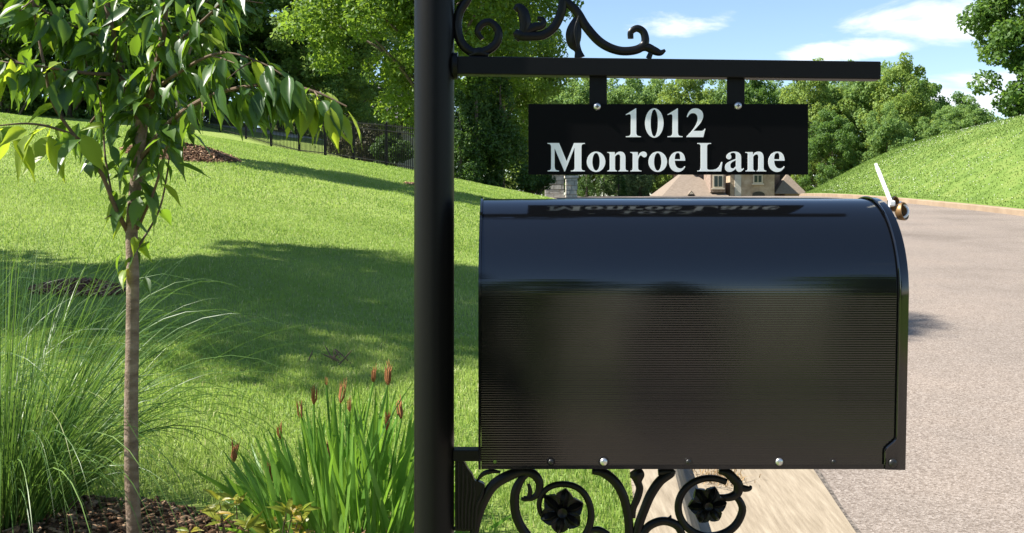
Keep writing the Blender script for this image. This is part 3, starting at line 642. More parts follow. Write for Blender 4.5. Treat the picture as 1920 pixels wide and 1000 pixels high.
# cross arm, drooping slightly
h2 = .0138; A0 = pp(846, 124.5); A1 = pp(1646, 134.5)
mb = MB(); V = []
for c in (A0, A1):
    for dy, dz in ((-h2, -h2), (h2, -h2), (h2, h2), (-h2, h2)): V.append(c + Vector((0, dy, dz)))
mb.add(V, [(3, 2, 1, 0), (4, 5, 6, 7), (0, 1, 5, 4), (1, 2, 6, 5), (2, 3, 7, 6), (3, 0, 4, 7)]); pb(mb, 'cross_arm', M['satin_black'], False, .0016)
mb = MB(); mb.lathe([(.021, 0), (.021, .007)], 16, Matrix.Translation(pp(850, 124)) @ Matrix.Rotation(math.radians(90), 4, 'Y')); pb(mb, 'weld_collar', M['satin_black'])
for x0, x1 in ((1105, 1138), (1363, 1396)):
    a = pp(x0, 143, 0); b = pp(x1, 216, 0); mb = MB().box((a.x, PY - .0016, b.z), (b.x, PY + .0016, a.z)); pb(mb, 'hanger_strap', M['satin_black'], False, .0005)
# support arm under the mailbox
a = pp(850, 841); b = pp(1640, 862); mb = MB().box((a.x, PY - .012, b.z), (b.x, PY + .012, a.z)); pb(mb, 'support_arm', M['satin_black'], False, .0012)
def tubep(path, name, z=3.0, off=(760, 0), flat=.8, n=7, seg=10, dy=0.0):
    """path of (x, y, radius) in enlarged photo pixels"""
    sp = smooth_path(path, n); mb = MB()
    mb.tube([pp(off[0] + p[0] / z, off[1] + p[1] / z, dy) for p in sp], [max(p[2], .5) / z / S for p in sp], seg, flat); return pb(mb, name, M['cast_black'])
U = dict(z=2.5, off=(760, 0))
tubep([(360, -150, 12), (320, -60, 17), (290, 0, 20), (253, 60, 22), (243, 130, 23), (262, 200, 23), (312, 245, 22), (372, 242, 22), (424, 205, 21), (436, 150, 20), (402, 107, 18), (360, 113, 17), (338, 150, 15), (360, 185, 12)], 'scroll', **U)
tubep([(360, -150, 12), (470, -230, 18), (600, -220, 21), (700, -130, 22), (740, -40, 22), (738, 20, 22), (725, 75, 22), (695, 130, 22), (645, 165, 22), (585, 170, 24), (535, 165, 26), (512, 150, 16)], 'scroll', **U)
tubep([(540, 182, 14), (556, 150, 24), (562, 105, 28), (552, 60, 27), (530, 36, 20), (514, 52, 12)], 'acanthus_leaf', **U)
tubep([(520, 190, 12), (545, 160, 22), (600, 130, 22), (640, 120, 18), (645, 95, 14), (618, 88, 11)], 'acanthus_leaf', **U)
tubep([(690, -60, 18), (745, 0, 20), (800, 52, 22), (850, 130, 22), (918, 202, 22), (1000, 238, 21), (1080, 235, 21), (1122, 205, 20), (1118, 155, 18), (1088, 134, 17), (1058, 150, 15), (1056, 182, 14)], 'tendril', **U)
tubep([(1090, 232, 14), (1130, 222, 20), (1165, 238, 20), (1195, 248, 15), (1218, 236, 7)], 'tendril_tip', **U)
tubep([(1140, 275, 14), (1150, 250, 12)], 'tendril_foot', **U)
tubep([(822, 60, 6), (805, 95, 22), (790, 150, 38), (790, 200, 34), (808, 235, 18), (815, 262, 24), (818, 272, 26)], 'leaf_drop', flat=.45, **U)
tubep([(812, 80, 4), (794, 150, 7), (804, 225, 4)], 'leaf_rib', dy=-.008, **U)
tubep([(300, 262, 18), (345, 248, 26), (390, 262, 18)], 'scroll_foot', **U)
tubep([(228, 85, 10), (240, 105, 18), (228, 125, 10)], 'weld_bead', **U)
Lw = dict(z=2.743, off=(760, 800))
# acanthus fan beside the post: a thick cast leaf with raised ribs
FZ = dict(z=5.88, off=(850, 830))
ol = smooth_path([(20, 190), (70, 178), (120, 205), (165, 285), (212, 345), (240, 410), (300, 428), (348, 465), (330, 560), (300, 650), (277, 760), (266, 850), (266, 945)], 3) + [np.array((20., 945.))]
def fpt(x, y, dy): return pp(850 + x / 5.88, 830 + y / 5.88, dy)
n = len(ol); mb = MB().add([fpt(x, y, -.006) for x, y in ol] + [fpt(x, y, .006) for x, y in ol], [tuple(range(n)), tuple(range(2 * n - 1, n - 1, -1))] + [(i, n + i, n + (i + 1) % n, (i + 1) % n) for i in range(n)]); pb(mb, 'acanthus_leaf', M['cast_black'], False)
for i, (xt, yt) in enumerate(((62, 190), (112, 215), (158, 295), (205, 360), (236, 425), (335, 470))):
    xb_ = 60 + i * 36; tubep([(xb_, 940, 13), (xb_ - 4 + i * 4, 700, 15), ((xb_ + xt) / 2 - 4 + i * 5, (700 + yt) / 2, 15), (xt - 8, yt + 60, 12), (xt, yt, 5)], 'leaf_rib', dy=-.007, **FZ)
tubep([(0, 950, 22), (140, 955, 24), (280, 948, 22)], 'fan_foot', **FZ)
tubep([(262, 420, 12), (330, 345, 26), (420, 318, 26), (520, 325, 14)], 'acanthus_leaf', **FZ)
tubep([(345, 640, 24), (352, 560, 24), (372, 470, 24), (402, 385, 26), (450, 305, 28), (520, 258, 28), (600, 232, 24), (660, 245, 24), (690, 290, 22), (680, 345, 18), (645, 370, 14), (608, 368, 12)], 'scroll', **Lw)
tubep([(640, 235, 14), (598, 270, 20), (568, 330, 25), (562, 400, 25), (575, 470, 25), (612, 540, 25), (680, 610, 24), (780, 640, 22), (880, 610, 21), (940, 530, 20), (955, 440, 19), (930, 360, 18), (880, 312, 17), (810, 296, 16), (745, 310, 16), (702, 350, 15), (688, 410, 14), (705, 460, 12), (745, 500, 10)], 'scroll', **Lw)
tubep([(596, 372, 9), (628, 372, 12), (642, 335, 12), (634, 295, 9)], 'curl', **Lw)
tubep([(960, 232, 14), (1020, 238, 24), (1080, 285, 25), (1118, 350, 25), (1140, 430, 24), (1150, 510, 24), (1152, 640, 24)], 'stem', **Lw)
tubep([(1300, 236, 16), (1370, 234, 22), (1310, 280, 25), (1262, 350, 25), (1228, 430, 24), (1200, 510, 24), (1170, 640, 22)], 'stem', **Lw)
tubep([(1180, 225, 30), (1192, 250, 40), (1196, 285, 22), (1205, 320, 20), (1192, 370, 20), (1172, 420, 18), (1168, 470, 16)], 'bud', flat=.6, **Lw)
tubep([(1215, 560, 22), (1250, 515, 22), (1300, 490, 22), (1350, 488, 22), (1400, 512, 22), (1425, 560, 20)], 'scroll', **Lw)
tubep([(1340, 492, 14), (1360, 470, 9), (1366, 456, 3)], 'thorn', **Lw)
tubep([(930, 545, 14), (985, 530, 18), (1040, 556, 18), (1100, 620, 18)], 'scroll', **Lw)
c2 = (1568, 415); sp = [(c2[0] + 165 * math.cos(a) * q, c2[1] + 150 * math.sin(a) * q, w) for a, q, w in [(math.radians(t), 1.0, 17 + 5 * (1 - abs(t - 80) / 220)) for t in range(-20, 320, 20)]]
tubep([(1640, 365, 16), (1700, 362, 18)] + sp[1:] , 'scroll', n=3, **Lw)
tubep([(1612, 232, 12), (1655, 238, 24), (1690, 270, 26), (1712, 300, 26), (1705, 345, 24), (1660, 365, 20), (1610, 362, 14)], 'acanthus_leaf', **Lw)
tubep([(1700, 300, 18), (1740, 318, 18), (1770, 318, 13), (1778, 304, 6)], 'acanthus_leaf', **Lw)
def rosette(cx, cy, R, rot):
    c = pp(760 + cx / 2.743, 800 + cy / 2.743, -.006); k = 1 / 2.743 / S; R *= k
    ro = MB(); mb = ro; mb.lathe([(.30 * R, -.004), (.30 * R, .005), (.22 * R, .010), (.12 * R, .008)], 16, Matrix.Translation(c) @ Matrix.Rotation(math.radians(90), 4, 'X')); ro = pb(mb, 'rosette', M['cast_black'])
    for i in range(6):
        a = rot + i * math.pi / 3; ux = Vector((math.cos(a), 0, math.sin(a))); uy = Vector((-math.sin(a), 0, math.cos(a))); n = Vector((0, -1, 0)); V = []; Fs = []
        prof = ((.15, .13, .002), (.35, .27, .007), (.55, .40, .009), (.75, .38, .008), (.9, .22, .005), (1.04, .02, .0))
        for t, w, hgt in prof:
            for s in (-1, -.5, 0, .5, 1):
                V.append(c + ux * R * t + uy * R * w * s + n * (hgt * (1 - .7 * abs(s)) + (.0028 if s in (-1, 1) else (-.0015 if s else .003)) * (1 if t < 1 else 0)))
        m0 = len(V)
        for t, w, hgt in prof:
            for s in (-1, 1): V.append(c + ux * R * t + uy * R * w * s - n * .004)
        for j in range(5):
            for q in range(4): Fs.append((j * 5 + q, j * 5 + q + 1, j * 5 + q + 6, j * 5 + q + 5))
            Fs.append((j * 5, j * 5 + 5, m0 + j * 2 + 2, m0 + j * 2)); Fs.append((j * 5 + 4, m0 + j * 2 + 1, m0 + j * 2 + 3, j * 5 + 9)); Fs.append((m0 + j * 2, m0 + j * 2 + 2, m0 + j * 2 + 3, m0 + j * 2 + 1))
        mb = MB().add(V, Fs); pb(mb, 'petal', M['cast_black'], True, 0, ro)
    return ro
rosette(805, 430, 112, .35); rosette(1550, 397, 96, .1)
tubep([(700, 350, 12), (735, 375, 12), (770, 400, 10)], 'flower_stalk', dy=.004, **Lw)
tubep([(1660, 362, 14), (1620, 372, 13), (1585, 388, 10)], 'flower_stalk', dy=.004, **Lw)

# ------------------------------------------------------------------ address sign
sc_ = pp(1252, 262); sgn = empty('address_sign', (sc_.x, PY - .004, sc_.z), 'black hanging address sign reading 1012 Monroe Lane in white', 'sign')
SW, SH = 523 / S, 132 / S
MB().box((-SW / 2, -.0015, -SH / 2), (SW / 2, .0015, SH / 2)).build('plate', M['sign_black'], sgn, False, .0005)
G = {
 '1': (500, ['M306 688 L317 688 L317 130 C317 50 335 22 430 20 L430 0 L70 0 L70 20 C160 22 186 45 186 120 L186 470 C186 525 178 545 150 545 C130 545 105 538 72 525 L64 541 Z']),
 '0': (500, ['E250 337 222 351', 'E250 337 88 322']),
 '2': (500, ['M478 200 L427 0 L25 0 L25 18 C180 170 290 310 290 440 C290 530 245 572 180 572 C120 572 80 535 52 475 L30 482 C60 610 130 688 235 688 C345 688 425 615 425 515 C425 390 330 290 190 148 L355 148 C410 148 432 155 460 204 Z']),
 'M': (944, ['M14 0 L14 19 C85 22 100 40 100 120 L100 555 C100 635 85 655 14 657 L14 676 L295 676 L478 245 L655 676 L921 676 L921 657 C855 655 838 640 838 560 L838 115 C838 40 850 22 921 19 L921 0 L580 0 L580 19 C655 22 670 40 670 115 L670 570 L440 0 L422 0 L185 550 L185 150 C185 50 205 22 292 19 L292 0 Z']),
 'o': (500, ['E250 230 226 244', 'E250 230 90 210']),
 'n': (556, ['M25 0 L25 17 C70 25 82 40 82 95 L82 365 C82 425 72 440 22 447 L22 461 L205 461 L205 392 C245 450 285 473 340 473 C420 473 465 420 465 320 L465 95 C465 40 478 25 530 17 L530 0 L295 0 L295 17 C330 25 338 40 338 95 L338 325 C338 385 325 405 290 405 C260 405 230 380 212 345 L212 95 C212 40 222 25 260 17 L260 0 Z']),
 'r': (444, ['M28 0 L28 17 C75 25 85 40 85 95 L85 365 C85 425 75 440 25 447 L25 461 L210 461 L210 365 C250 445 295 473 345 473 C395 473 430 445 430 400 C430 360 405 335 370 335 C345 335 330 345 310 365 C298 376 292 380 284 380 C255 380 216 310 216 250 L216 100 C216 40 235 22 300 17 L300 0 Z']),
 'e': (444, ['M422 112 C380 35 320 -14 240 -14 C110 -14 25 80 25 225 C25 370 120 473 245 473 C350 473 415 400 420 255 L165 255 C168 140 220 70 300 70 C345 70 375 88 405 124 Z', 'M165 290 L300 290 C300 400 285 440 240 440 C190 440 165 390 165 290 Z']),
 'L': (667, ['M19 0 L19 19 C85 22 100 40 100 110 L100 566 C100 640 85 655 19 657 L19 676 L355 676 L355 657 C270 655 256 635 256 566 L256 95 C256 50 275 37 340 37 C490 37 555 85 605 225 L630 225 L600 0 Z']),
 'a': (500, ['M487 62 C455 15 420 -10 375 -10 C325 -10 298 15 293 68 C230 12 185 -12 130 -12 C65 -12 25 30 25 95 C25 185 95 235 290 300 L290 370 C290 420 265 445 220 445 C185 445 160 428 160 405 C160 388 180 380 180 345 C180 310 155 288 120 288 C85 288 60 312 60 345 C60 415 145 473 250 473 C355 473 418 425 418 340 L418 110 C418 75 424 62 442 62 C452 62 462 68 477 80 Z', 'M290 265 L290 125 C265 90 240 72 212 72 C175 72 155 98 155 140 C155 195 190 230 290 265 Z'])}
def contour(path):
    import re
    tok = re.findall(r'[MLCZE]|-?\d+', path); i = 0; out = []; cur = None; cmd = None
    def num(k):
        nonlocal i
        v = [float(t) for t in tok[i:i + k]]; i += k; return v
    while i < len(tok):
        if tok[i].isalpha(): cmd = tok[i]; i += 1
        if cmd == 'Z': break
        if cmd == 'E':
            cx, cy, rx, ry = num(4); return [(cx + rx * math.cos(a), cy + ry * math.sin(a)) for a in np.linspace(0, 2 * math.pi, 49)[:-1]]
        if cmd in 'ML': cur = num(2); out.append(tuple(cur))
        elif cmd == 'C':
            v = num(6); p0 = cur
            for k in range(1, 9):
                t = k / 8; u = 1 - t
                out.append((u ** 3 * p0[0] + 3 * u * u * t * v[0] + 3 * u * t * t * v[2] + t ** 3 * v[4], u ** 3 * p0[1] + 3 * u * u * t * v[1] + 3 * u * t * t * v[3] + t ** 3 * v[5]))
            cur = v[4:]
    return out
glyph_cache = {}
def glyph_mesh(ch):
    if ch in glyph_cache: return glyph_cache[ch]
    cu = bpy.data.curves.new('letter', 'CURVE'); cu.dimensions = '2D'; cu.fill_mode = 'BOTH'; cu.extrude = .12
    for pth in G[ch][1]:
        pts = contour(pth); sp = cu.splines.new('POLY'); sp.points.add(len(pts) - 1)
        for q, (x, y) in zip(sp.points, pts): q.co = (x / 676, y / 676, 0, 1)
        sp.use_cyclic_u = True
    tmp = bpy.data.objects.new('tmp', cu); col.objects.link(tmp); bpy.context.view_layer.update()
    dg = bpy.context.evaluated_depsgraph_get(); me = bpy.data.meshes.new_from_object(tmp.evaluated_get(dg)); me.name = 'letter'; me.polygons.foreach_set('use_smooth', [False] * len(me.polygons))
    bpy.data.objects.remove(tmp); me.materials.clear(); me.materials.append(M['letter']); glyph_cache[ch] = me; return me
def text(s, x0, x1, ytop, ybase):
    cap = (ybase - ytop) / S; adv = sum(250 if c == ' ' else G[c][0] for c in s); kx = ((x1 - x0) / S) / (adv / 676 - .03); x = (x0 - 1252) / S - .012 * kx
    for c in s:
        if c != ' ':
            o = link('letter', glyph_mesh(c), None, sgn); o.rotation_euler.x = math.radians(90); o.scale = (kx, cap, .004)
            o.location = (x, -.0019, (262 - ybase) / S)
        x += (250 if c == ' ' else G[c][0]) / 676 * kx
text('1012', 1168, 1322, 205, 258); text('Monroe Lane', 1026, 1470, 269, 322)
def screw(parent, x, z, y, r, m, name='screw', cross=True):
    mb = MB(); Mx = Matrix.Translation((x, y, z)) @ Matrix.Rotation(math.radians(90), 4, 'X')
    mb.lathe([(r * 1.0, 0), (r, r * .22), (r * .8, r * .5), (r * .45, r * .64), (r * .1, r * .68)], 18, Mx); s = mb.build(name, m, parent, True)
    if cross:
        c = MB().box((x - r * .48, y - r * .70, z - r * .1), (x + r * .48, y - r * .4, z + r * .1)).box((x - r * .1, y - r * .705, z - r * .48), (x + r * .1, y - r * .4, z + r * .48)); c.build('drive_slot', M['dark_screw'], s)
    return s
for px, py in ((1119, 201), (1382, 199.5)):
    screw(sgn, (px - 1252) / S, (262 - py) / S, -.0016, 7.2 / S, M['zinc'])

# ------------------------------------------------------------------ mailbox
d0 = 1.388; k0 = F / d0
BX0, BX1 = (897 - CX) / k0, (1692 - CX) / k0; R = PY - d0; zA = CZ + (Y0 - 557) / k0; zB = CZ + (Y0 - 880) / k0
box = empty('mailbox', ((BX0 + BX1) / 2, PY, zB), 'large glossy black ribbed metal mailbox on the iron post', 'mailbox')
ox, oz = box.location.x, zB
Hs = zA - zB; pitch = .0033; amp = .000042
def profile(off=0.0, ripple=True, nper=6):
    """U profile from bottom front, over the arch, to bottom back: list of (y, z) local"""
    Ltot = 2 * Hs + math.pi * R; n = int(Ltot / pitch) * nper; out = []
    for i in range(n + 1):
        s = Ltot * i / n; rp = 0
        if ripple and .006 < s < Ltot - .006:
            rp = amp * math.cos(2 * math.pi * s / pitch)
            u = min(s, Ltot - s) - Hs
            if u > 0: rp *= .22 + .35 * math.exp(-((u - .095) / .012) ** 2) + .6 * math.exp(-(u / .012) ** 2)
        rr = R + off + rp
        if s < Hs: out.append((-rr, s))
        elif s < Hs + math.pi * R: a = (s - Hs) / R; out.append((-rr * math.cos(a), Hs + rr * math.sin(a)))
        else: out.append((rr, Ltot - s))
    return out
def extrude_prof(prof, xa, xb, name, m, ends=True, cols=2):
    n = len(prof); V = []; Fs = []
    xsx = np.linspace(xa, xb, cols)
    for x in xsx: V += [(x - ox, y, z) for y, z in prof]
    for c in range(cols - 1):
        for i in range(n - 1): Fs.append((c * n + i, (c + 1) * n + i, (c + 1) * n + i + 1, c * n + i + 1))
    return V, Fs
P = profile(); V, Fs = extrude_prof(P, BX0 + .004, BX1 - .003, 'body', None, cols=4)
MB().add(V, Fs).build('body', M['gloss_black'], box, True, auto=False)
# floor pan, recessed above the skirt
MB().box((BX0 + .006 - ox, -R + .004, .030), (BX1 - .006 - ox, R - .004, .034)).build('floor_pan', M['gloss_black'], box)
def end_plate(name, xa, xb, off, mb=None, tilt=0.0, zoff=0.0):
    pr_ = profile(off, False, 1); n = len(pr_); V = [(xa - ox, y, z + zoff) for y, z in pr_] + [(xb - ox, y, z + zoff) for y, z in pr_]
    Fs = [tuple(range(n)), tuple(range(2 * n - 1, n - 1, -1))] + [(i, n + i, n + (i + 1) % n, (i + 1) % n) for i in range(n)]
    return V, Fs
V, Fs = end_plate('back', BX0, BX0 + .0035, .0028); MB().add(V, Fs).build('back_panel', M['gloss_black'], box, True)
# door: panel + wrap-round flange, hinged at the foot and leaning out slightly at the top
tilt = math.radians(1.15)
def doorpt(x, y, z):                       # rotate about the hinge (BX1, z=.01)
    dx, dz = x - (BX1 - .02 - ox), z - .012
    return (BX1 - .02 - ox + dx * math.cos(tilt) + dz * math.sin(tilt), y, .012 + dz * math.cos(tilt) - dx * math.sin(tilt))
pr_ = [p for p in profile(.0030, False, 1)]; n = len(pr_); V = []; Fs = []
xo = BX1 + .0045 - ox
def ear(s_from_end):                       # flange width grows into the hinge ear at the foot
    return .0135 + .016 * float(1 - sstep(s_from_end, .026, .046))
Ls = [i / (n - 1) * (2 * Hs + math.pi * R) for i in range(n)]; Lt = Ls[-1]
for (y, z), s in zip(pr_, Ls):
    w = ear(min(s, Lt - s)); ny, nz = (-1, 0) if s < Hs else ((1, 0) if s > Lt - Hs else (-math.cos((s - Hs) / R), math.sin((s - Hs) / R)))
    V.append(doorpt(xo - w, y - ny * .0018, z - nz * .0018)); V.append(doorpt(xo - w, y, z)); V.append(doorpt(xo - .003, y, z))
    V.append(doorpt(xo - .0008, y - ny * .0008, z - nz * .0008)); V.append(doorpt(xo, y - ny * .003, z - nz * .003))
for i in range(n - 1):
    for q in range(4): Fs.append((i * 5 + q, i * 5 + q + 1, i * 5 + q + 6, i * 5 + q + 5))
Fs.append(tuple(i * 5 + 4 for i in range(n - 1, -1, -1)))
door = MB().add(V, Fs).build('door', M['gloss_black'], box, True)
# raised bead behind the flange, folded hem
hem = [doorpt(xo - ear(min(s, Lt - s)) - .0008, y * 1.002, z) for (y, z), s in zip(pr_, Ls)]
MB().tube(hem[2:-2], .0016, 6).build('flange_hem', M['gloss_black'], door, True)
# bronze latch curl on the door top
def latch():
    ax = Vector((.70, -.70, .14)).normalized()
    for px, py, dy, r in ((1683, 383, .018, .0125), (1688, 397, -.004, .0145)):
        c = pp(px, py, dy) - box.location; Mx = Matrix.Translation(c) @ ax.to_track_quat('Z', 'Y').to_matrix().to_4x4()
        la = MB().lathe([(r * .7, -.006), (r * .88, -.004), (r * .95, 0), (r, .004), (r * .95, .006), (r * .84, .0055), (r * .80, .001), (r * .7, -.004), (r * .2, -.006)], 24, Mx).build('latch', M['bronze'], door, True)
        MB().lathe([(r * .72, -.0030), (r * .3, -.0028)], 20, Mx).build('latch_cup', M['dark_door'], la)
latch()
fy = -R - amp
for px, m, r, cr in ((1132, 'zinc', 7.2, False), (1461, 'zinc', 7.2, False), (1033, 'dark_screw', 5, True), (1291, 'dark_screw', 5, True), (1563, 'dark_screw', 4, True)):
    x = (px - CX) / k0 - ox; screw(box, x, (880 - 866) / k0, fy, r / k0, M[m], 'bolt' if m == 'zinc' else 'screw', cr)
    MB().lathe([((r + 3.5) / k0, 0), ((r + 3) / k0, .0006)], 18, Matrix.Translation((x, fy + .0004, 14 / k0)) @ Matrix.Rotation(math.radians(90), 4, 'X')).build('washer', M['gloss_black'], box)
hx = doorpt((1672 - CX) / k0 - ox, 0, 13 / k0); screw(door, hx[0] , hx[2], -R - .0032, 8 / k0, M['dark_screw'], 'hinge_screw')
x = (928 - CX) / k0 - ox; MB().lathe([(3.4 / k0, 0), (3.4 / k0, .0005), (2.0 / k0, .0006)], 14, Matrix.Translation((x, fy, 14 / k0)) @ Matrix.Rotation(math.radians(90), 4, 'X')).build('hole_disc', M['grass'], box)  # grass-coloured disc put in place of an open hole
# cable tie through the latch
t0, t1 = pp(1640, 307), pp(1667, 380); tie = empty('cable_tie', t1, 'white nylon cable tie sticking up from the mailbox latch', 'cable tie')
sp = smooth_path([(t0.x, PY - .004, t0.z), (pp(1652, 340).x, PY - .006, pp(1652, 340).z), (t1.x, PY - .008, t1.z)], 6); V = []; Fs = []
for i, p in enumerate(sp):
    q = Vector(p) - t1; w = .0040 if i > 1 else .003
    tn = Vector((.36, 0, -.93)); nb = Vector((-.62, -.55, .5)); nb = (nb - tn * nb.dot(tn)).normalized()
    a = tn.cross(nb).normalized() * w * .75; b = nb * .0007
    V += [q - a - b, q + a - b, q + a + b, q - a + b]
for i in range(len(sp) - 1):
    for c in range(4): Fs.append((i * 4 + c, i * 4 + (c + 1) % 4, i * 4 + 4 + (c + 1) % 4, i * 4 + 4 + c))
Fs += [(3, 2, 1, 0), tuple((len(sp) - 1) * 4 + c for c in range(4))]
MB().add(V, Fs).build('strap', M['tie'], tie)
MB().box((-.004, -.012, -.006), (.006, -.004, .003)).build('head', M['tie'], tie, False, .0022)
lp = [(.012 + .016 * math.cos(t), -.004 + .004 * math.sin(2 * t), -.012 + .013 * math.sin(t)) for t in np.linspace(2.2, 7.6, 16)]
MB().tube(lp, .0018, 6).build('loop', M['tie'], tie, True)

# ------------------------------------------------------------------ young cherry tree
def cherry_leaf_mesh(seed):
    r = random.Random(seed); st = [(0, .0), (.06, .045), (.18, .135), (.34, .18), (.52, .165), (.70, .10), (.84, .038), (1, .004)]; V = []; Fs = []; bend = r.uniform(.05, .55); fold = r.uniform(.1, .7); tw = r.uniform(-.7, .7)
    for x, w in st:
        z = -bend * x * x
        for s in (-1, -.5, 0, .5, 1):
            a = tw * x; yy = w * s; zz = abs(s) * w * fold + .012 * math.sin(x * 19 + s) * abs(s)
            V.append((x, yy * math.cos(a) - zz * math.sin(a), z + yy * math.sin(a) + zz * math.cos(a)))
    for i in range(len(st) - 1):
        for k in range(4): Fs.append((i * 5 + k, i * 5 + 5 + k, i * 5 + 6 + k, i * 5 + 1 + k))
    V += [(-.13, 0, .01), (-.13, .008, .004), (-.13, -.008, .004)]; b = len(V) - 3; Fs += [(b, b + 1, 2), (b, 2, b + 2), (b + 1, b + 2, 2)]
    me = bpy.data.meshes.new('leaf'); me.from_pydata(V, [], Fs); me.update(); me.polygons.foreach_set('use_smooth', [True] * len(me.polygons)); return me
def cherry():
    D = hit(252, 1004).y - .34; k = D / F      # its foot is just below the frame
    base = Vector((px_x(252, D), D, gz(px_x(252, D), D)))
    tr = empty('young_cherry_tree', base, 'slender young tree with drooping pointed leaves in the mulch bed', 'tree')
    def W(px, py, dd=0.0):
        q = ray(px, py, D + dd); return q - base
    def branch(pts, name, n=5, m=M['twig'], seg=8):
        sp = smooth_path(pts, n); mb = MB(); mb.tube([W(p[0], p[1], p[2]) for p in sp], [p[3] * k for p in sp], seg); mb.build(name, m, tr, True); return sp
    trunk = branch([(254, 1060, 0, 16), (252, 1000, 0, 14), (247, 900, 0, 13), (246, 760, 0, 12.6), (248, 640, 0, 12), (249, 520, 0, 11.5), (247, 430, 0, 11), (255, 340, 0, 11), (262, 280, 0, 11), (266, 226, 0, 11)], 'trunk', 6, M['bark_young'], 14)
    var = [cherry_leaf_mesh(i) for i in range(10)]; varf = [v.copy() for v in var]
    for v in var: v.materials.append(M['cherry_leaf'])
    for v in varf: v.materials.append(M['fresh_backlit_leaf'])
    rr = random.Random(5); count = [0]; extra = []
    def leaves(sp, n, t0=.1, t1=1.0, size=(42, 74), fresh=0.0, spread=14, down=1.0):
        for i in range(n):
            t = t0 + (t1 - t0) * (i + rr.random()) / n; j = min(int(t * (len(sp) - 1)), len(sp) - 2); p = sp[j] + (sp[j + 1] - sp[j]) * (t * (len(sp) - 1) - j)
            c = W(p[0] + rr.gauss(0, spread * .5), p[1] + rr.gauss(0, spread * .5), p[2] + rr.gauss(0, .03)); bd = (W(*sp[j + 1][:3]) - W(*sp[j][:3])).normalized()
            a = rr.uniform(0, 2 * math.pi); sd = Vector((math.cos(a), math.sin(a), 0))
            d = (bd * rr.uniform(.1, .6) + sd * rr.uniform(.3, .75) + Vector((0, 0, -1)) * down * rr.uniform(.35, 1.2)).normalized()
            nn = Vector((rr.gauss(0, .4), rr.gauss(-.35, .4), .8)) + sd * .5; nn = (nn - d * nn.dot(d)).normalized(); y = nn.cross(d)
            s = rr.uniform(*size) * k; f = fresh(t) if callable(fresh) else fresh
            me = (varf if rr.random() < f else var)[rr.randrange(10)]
            Mx = Matrix.Translation(c + d * s * .13) @ Matrix((d, y, nn)).transposed().to_4x4() @ Matrix.Diagonal((s, s * rr.uniform(.85, 1.15), s, 1))
            count[0] += 1
            if count[0] > 300: extra.append((me, Mx)); continue
            o = link('leaf', me, None, tr); o.matrix_local = Mx
    b1 = branch([(266, 228, 0, 9), (246, 190, .02, 8), (229, 140, .04, 7), (216, 80, .05, 6.5), (202, 20, .06, 6), (196, -60, .08, 5), (188, -160, .1, 3.5), (180, -260, .1, 2)], 'branch')
    b2 = branch([(266, 230, 0, 9), (285, 170, -.02, 8), (297, 110, -.04, 7), (308, 50, -.05, 6), (312, -20, -.05, 5), (325, -140, -.05, 3.5), (335, -250, 0, 2)], 'branch')
    b3 = branch([(240, 436, 0, 5), (216, 388, -.05, 4.2), (190, 325, -.08, 3.8), (160, 280, -.1, 3.5), (125, 235, -.12, 3.2), (98, 190, -.12, 3), (82, 120, -.12, 2.6), (64, 20, -.1, 2.4), (52, -70, -.1, 1.8)], 'branch')
    b4 = branch([(214, 385, -.05, 2.2), (198, 300, -.02, 2), (192, 220, .02, 1.8), (180, 140, .05, 1.4)], 'branch')
    b5 = branch([(262, 300, 0, 6), (300, 250, -.06, 5), (335, 215, -.1, 4.4), (390, 182, -.14, 4), (450, 165, -.18, 3.4), (520, 158, -.2, 3), (590, 172, -.22, 2.4), (650, 200, -.24, 1.6)], 'branch')
    b6 = branch([(258, 430, 0, 3), (290, 355, -.04, 2.6), (308, 290, -.06, 2.3), (330, 225, -.08, 1.8)], 'branch')
    b6b = branch([(255, 470, 0, 2.4), (296, 400, .06, 2), (312, 335, .08, 1.7), (320, 270, .1, 1.3)], 'branch')
    b7 = branch([(229, 140, .04, 4), (170, 138, -.05, 3.4), (110, 130, -.12, 2.8), (55, 122, -.18, 2.2), (15, 118, -.2, 1.8), (-30, 135, -.22, 1.2)], 'branch')
    b8 = branch([(196, 318, -.07, 3), (150, 262, -.15, 2.5), (100, 240, -.2, 2.2), (50, 232, -.25, 1.8), (-5, 236, -.28, 1.2)], 'branch')
    b9 = branch([(216, 80, .05, 4), (150, 55, .0, 3), (90, 25, -.05, 2.4), (40, -10, -.08, 1.6)], 'branch')
    b10 = branch([(297, 110, -.04, 4), (345, 70, -.1, 3.2), (395, 25, -.15, 2.6), (440, -20, -.2, 1.8)], 'branch')
    b11 = branch([(285, 172, -.02, 4), (330, 140, -.1, 3.3), (385, 108, -.16, 2.8), (430, 100, -.2, 2.2), (490, 118, -.22, 1.6), (545, 150, -.24, 1.2)], 'branch')
    b12 = branch([(229, 140, .04, 4), (200, 190, .15, 3), (170, 230, .2, 2.4), (150, 250, .22, 1.6)], 'branch')
    for sp_, nt in ((b1, 6), (b2, 6), (b5, 6), (b7, 4), (b9, 3), (b10, 3), (b11, 4), (b3, 4)):
        for q in range(nt):
            p = sp_[int((.12 + .8 * (q + rr.random()) / nt) * (len(sp_) - 1))]; dx, dy = rr.gauss(0, 34), rr.uniform(-45, 40)
            branch([(p[0], p[1], p[2], 1.7), (p[0] + dx * .5, p[1] + dy * .4, p[2] + rr.gauss(0, .03), 1.3), (p[0] + dx, p[1] + dy, p[2] + rr.gauss(0, .06), .7)], 'twig', 3, seg=5)
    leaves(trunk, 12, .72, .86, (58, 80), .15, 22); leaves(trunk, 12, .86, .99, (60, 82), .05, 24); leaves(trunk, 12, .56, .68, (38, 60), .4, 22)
    leaves(b1, 34, .05, .62, fresh=.14, spread=26); leaves(b2, 34, .05, .65, fresh=.14, spread=26)
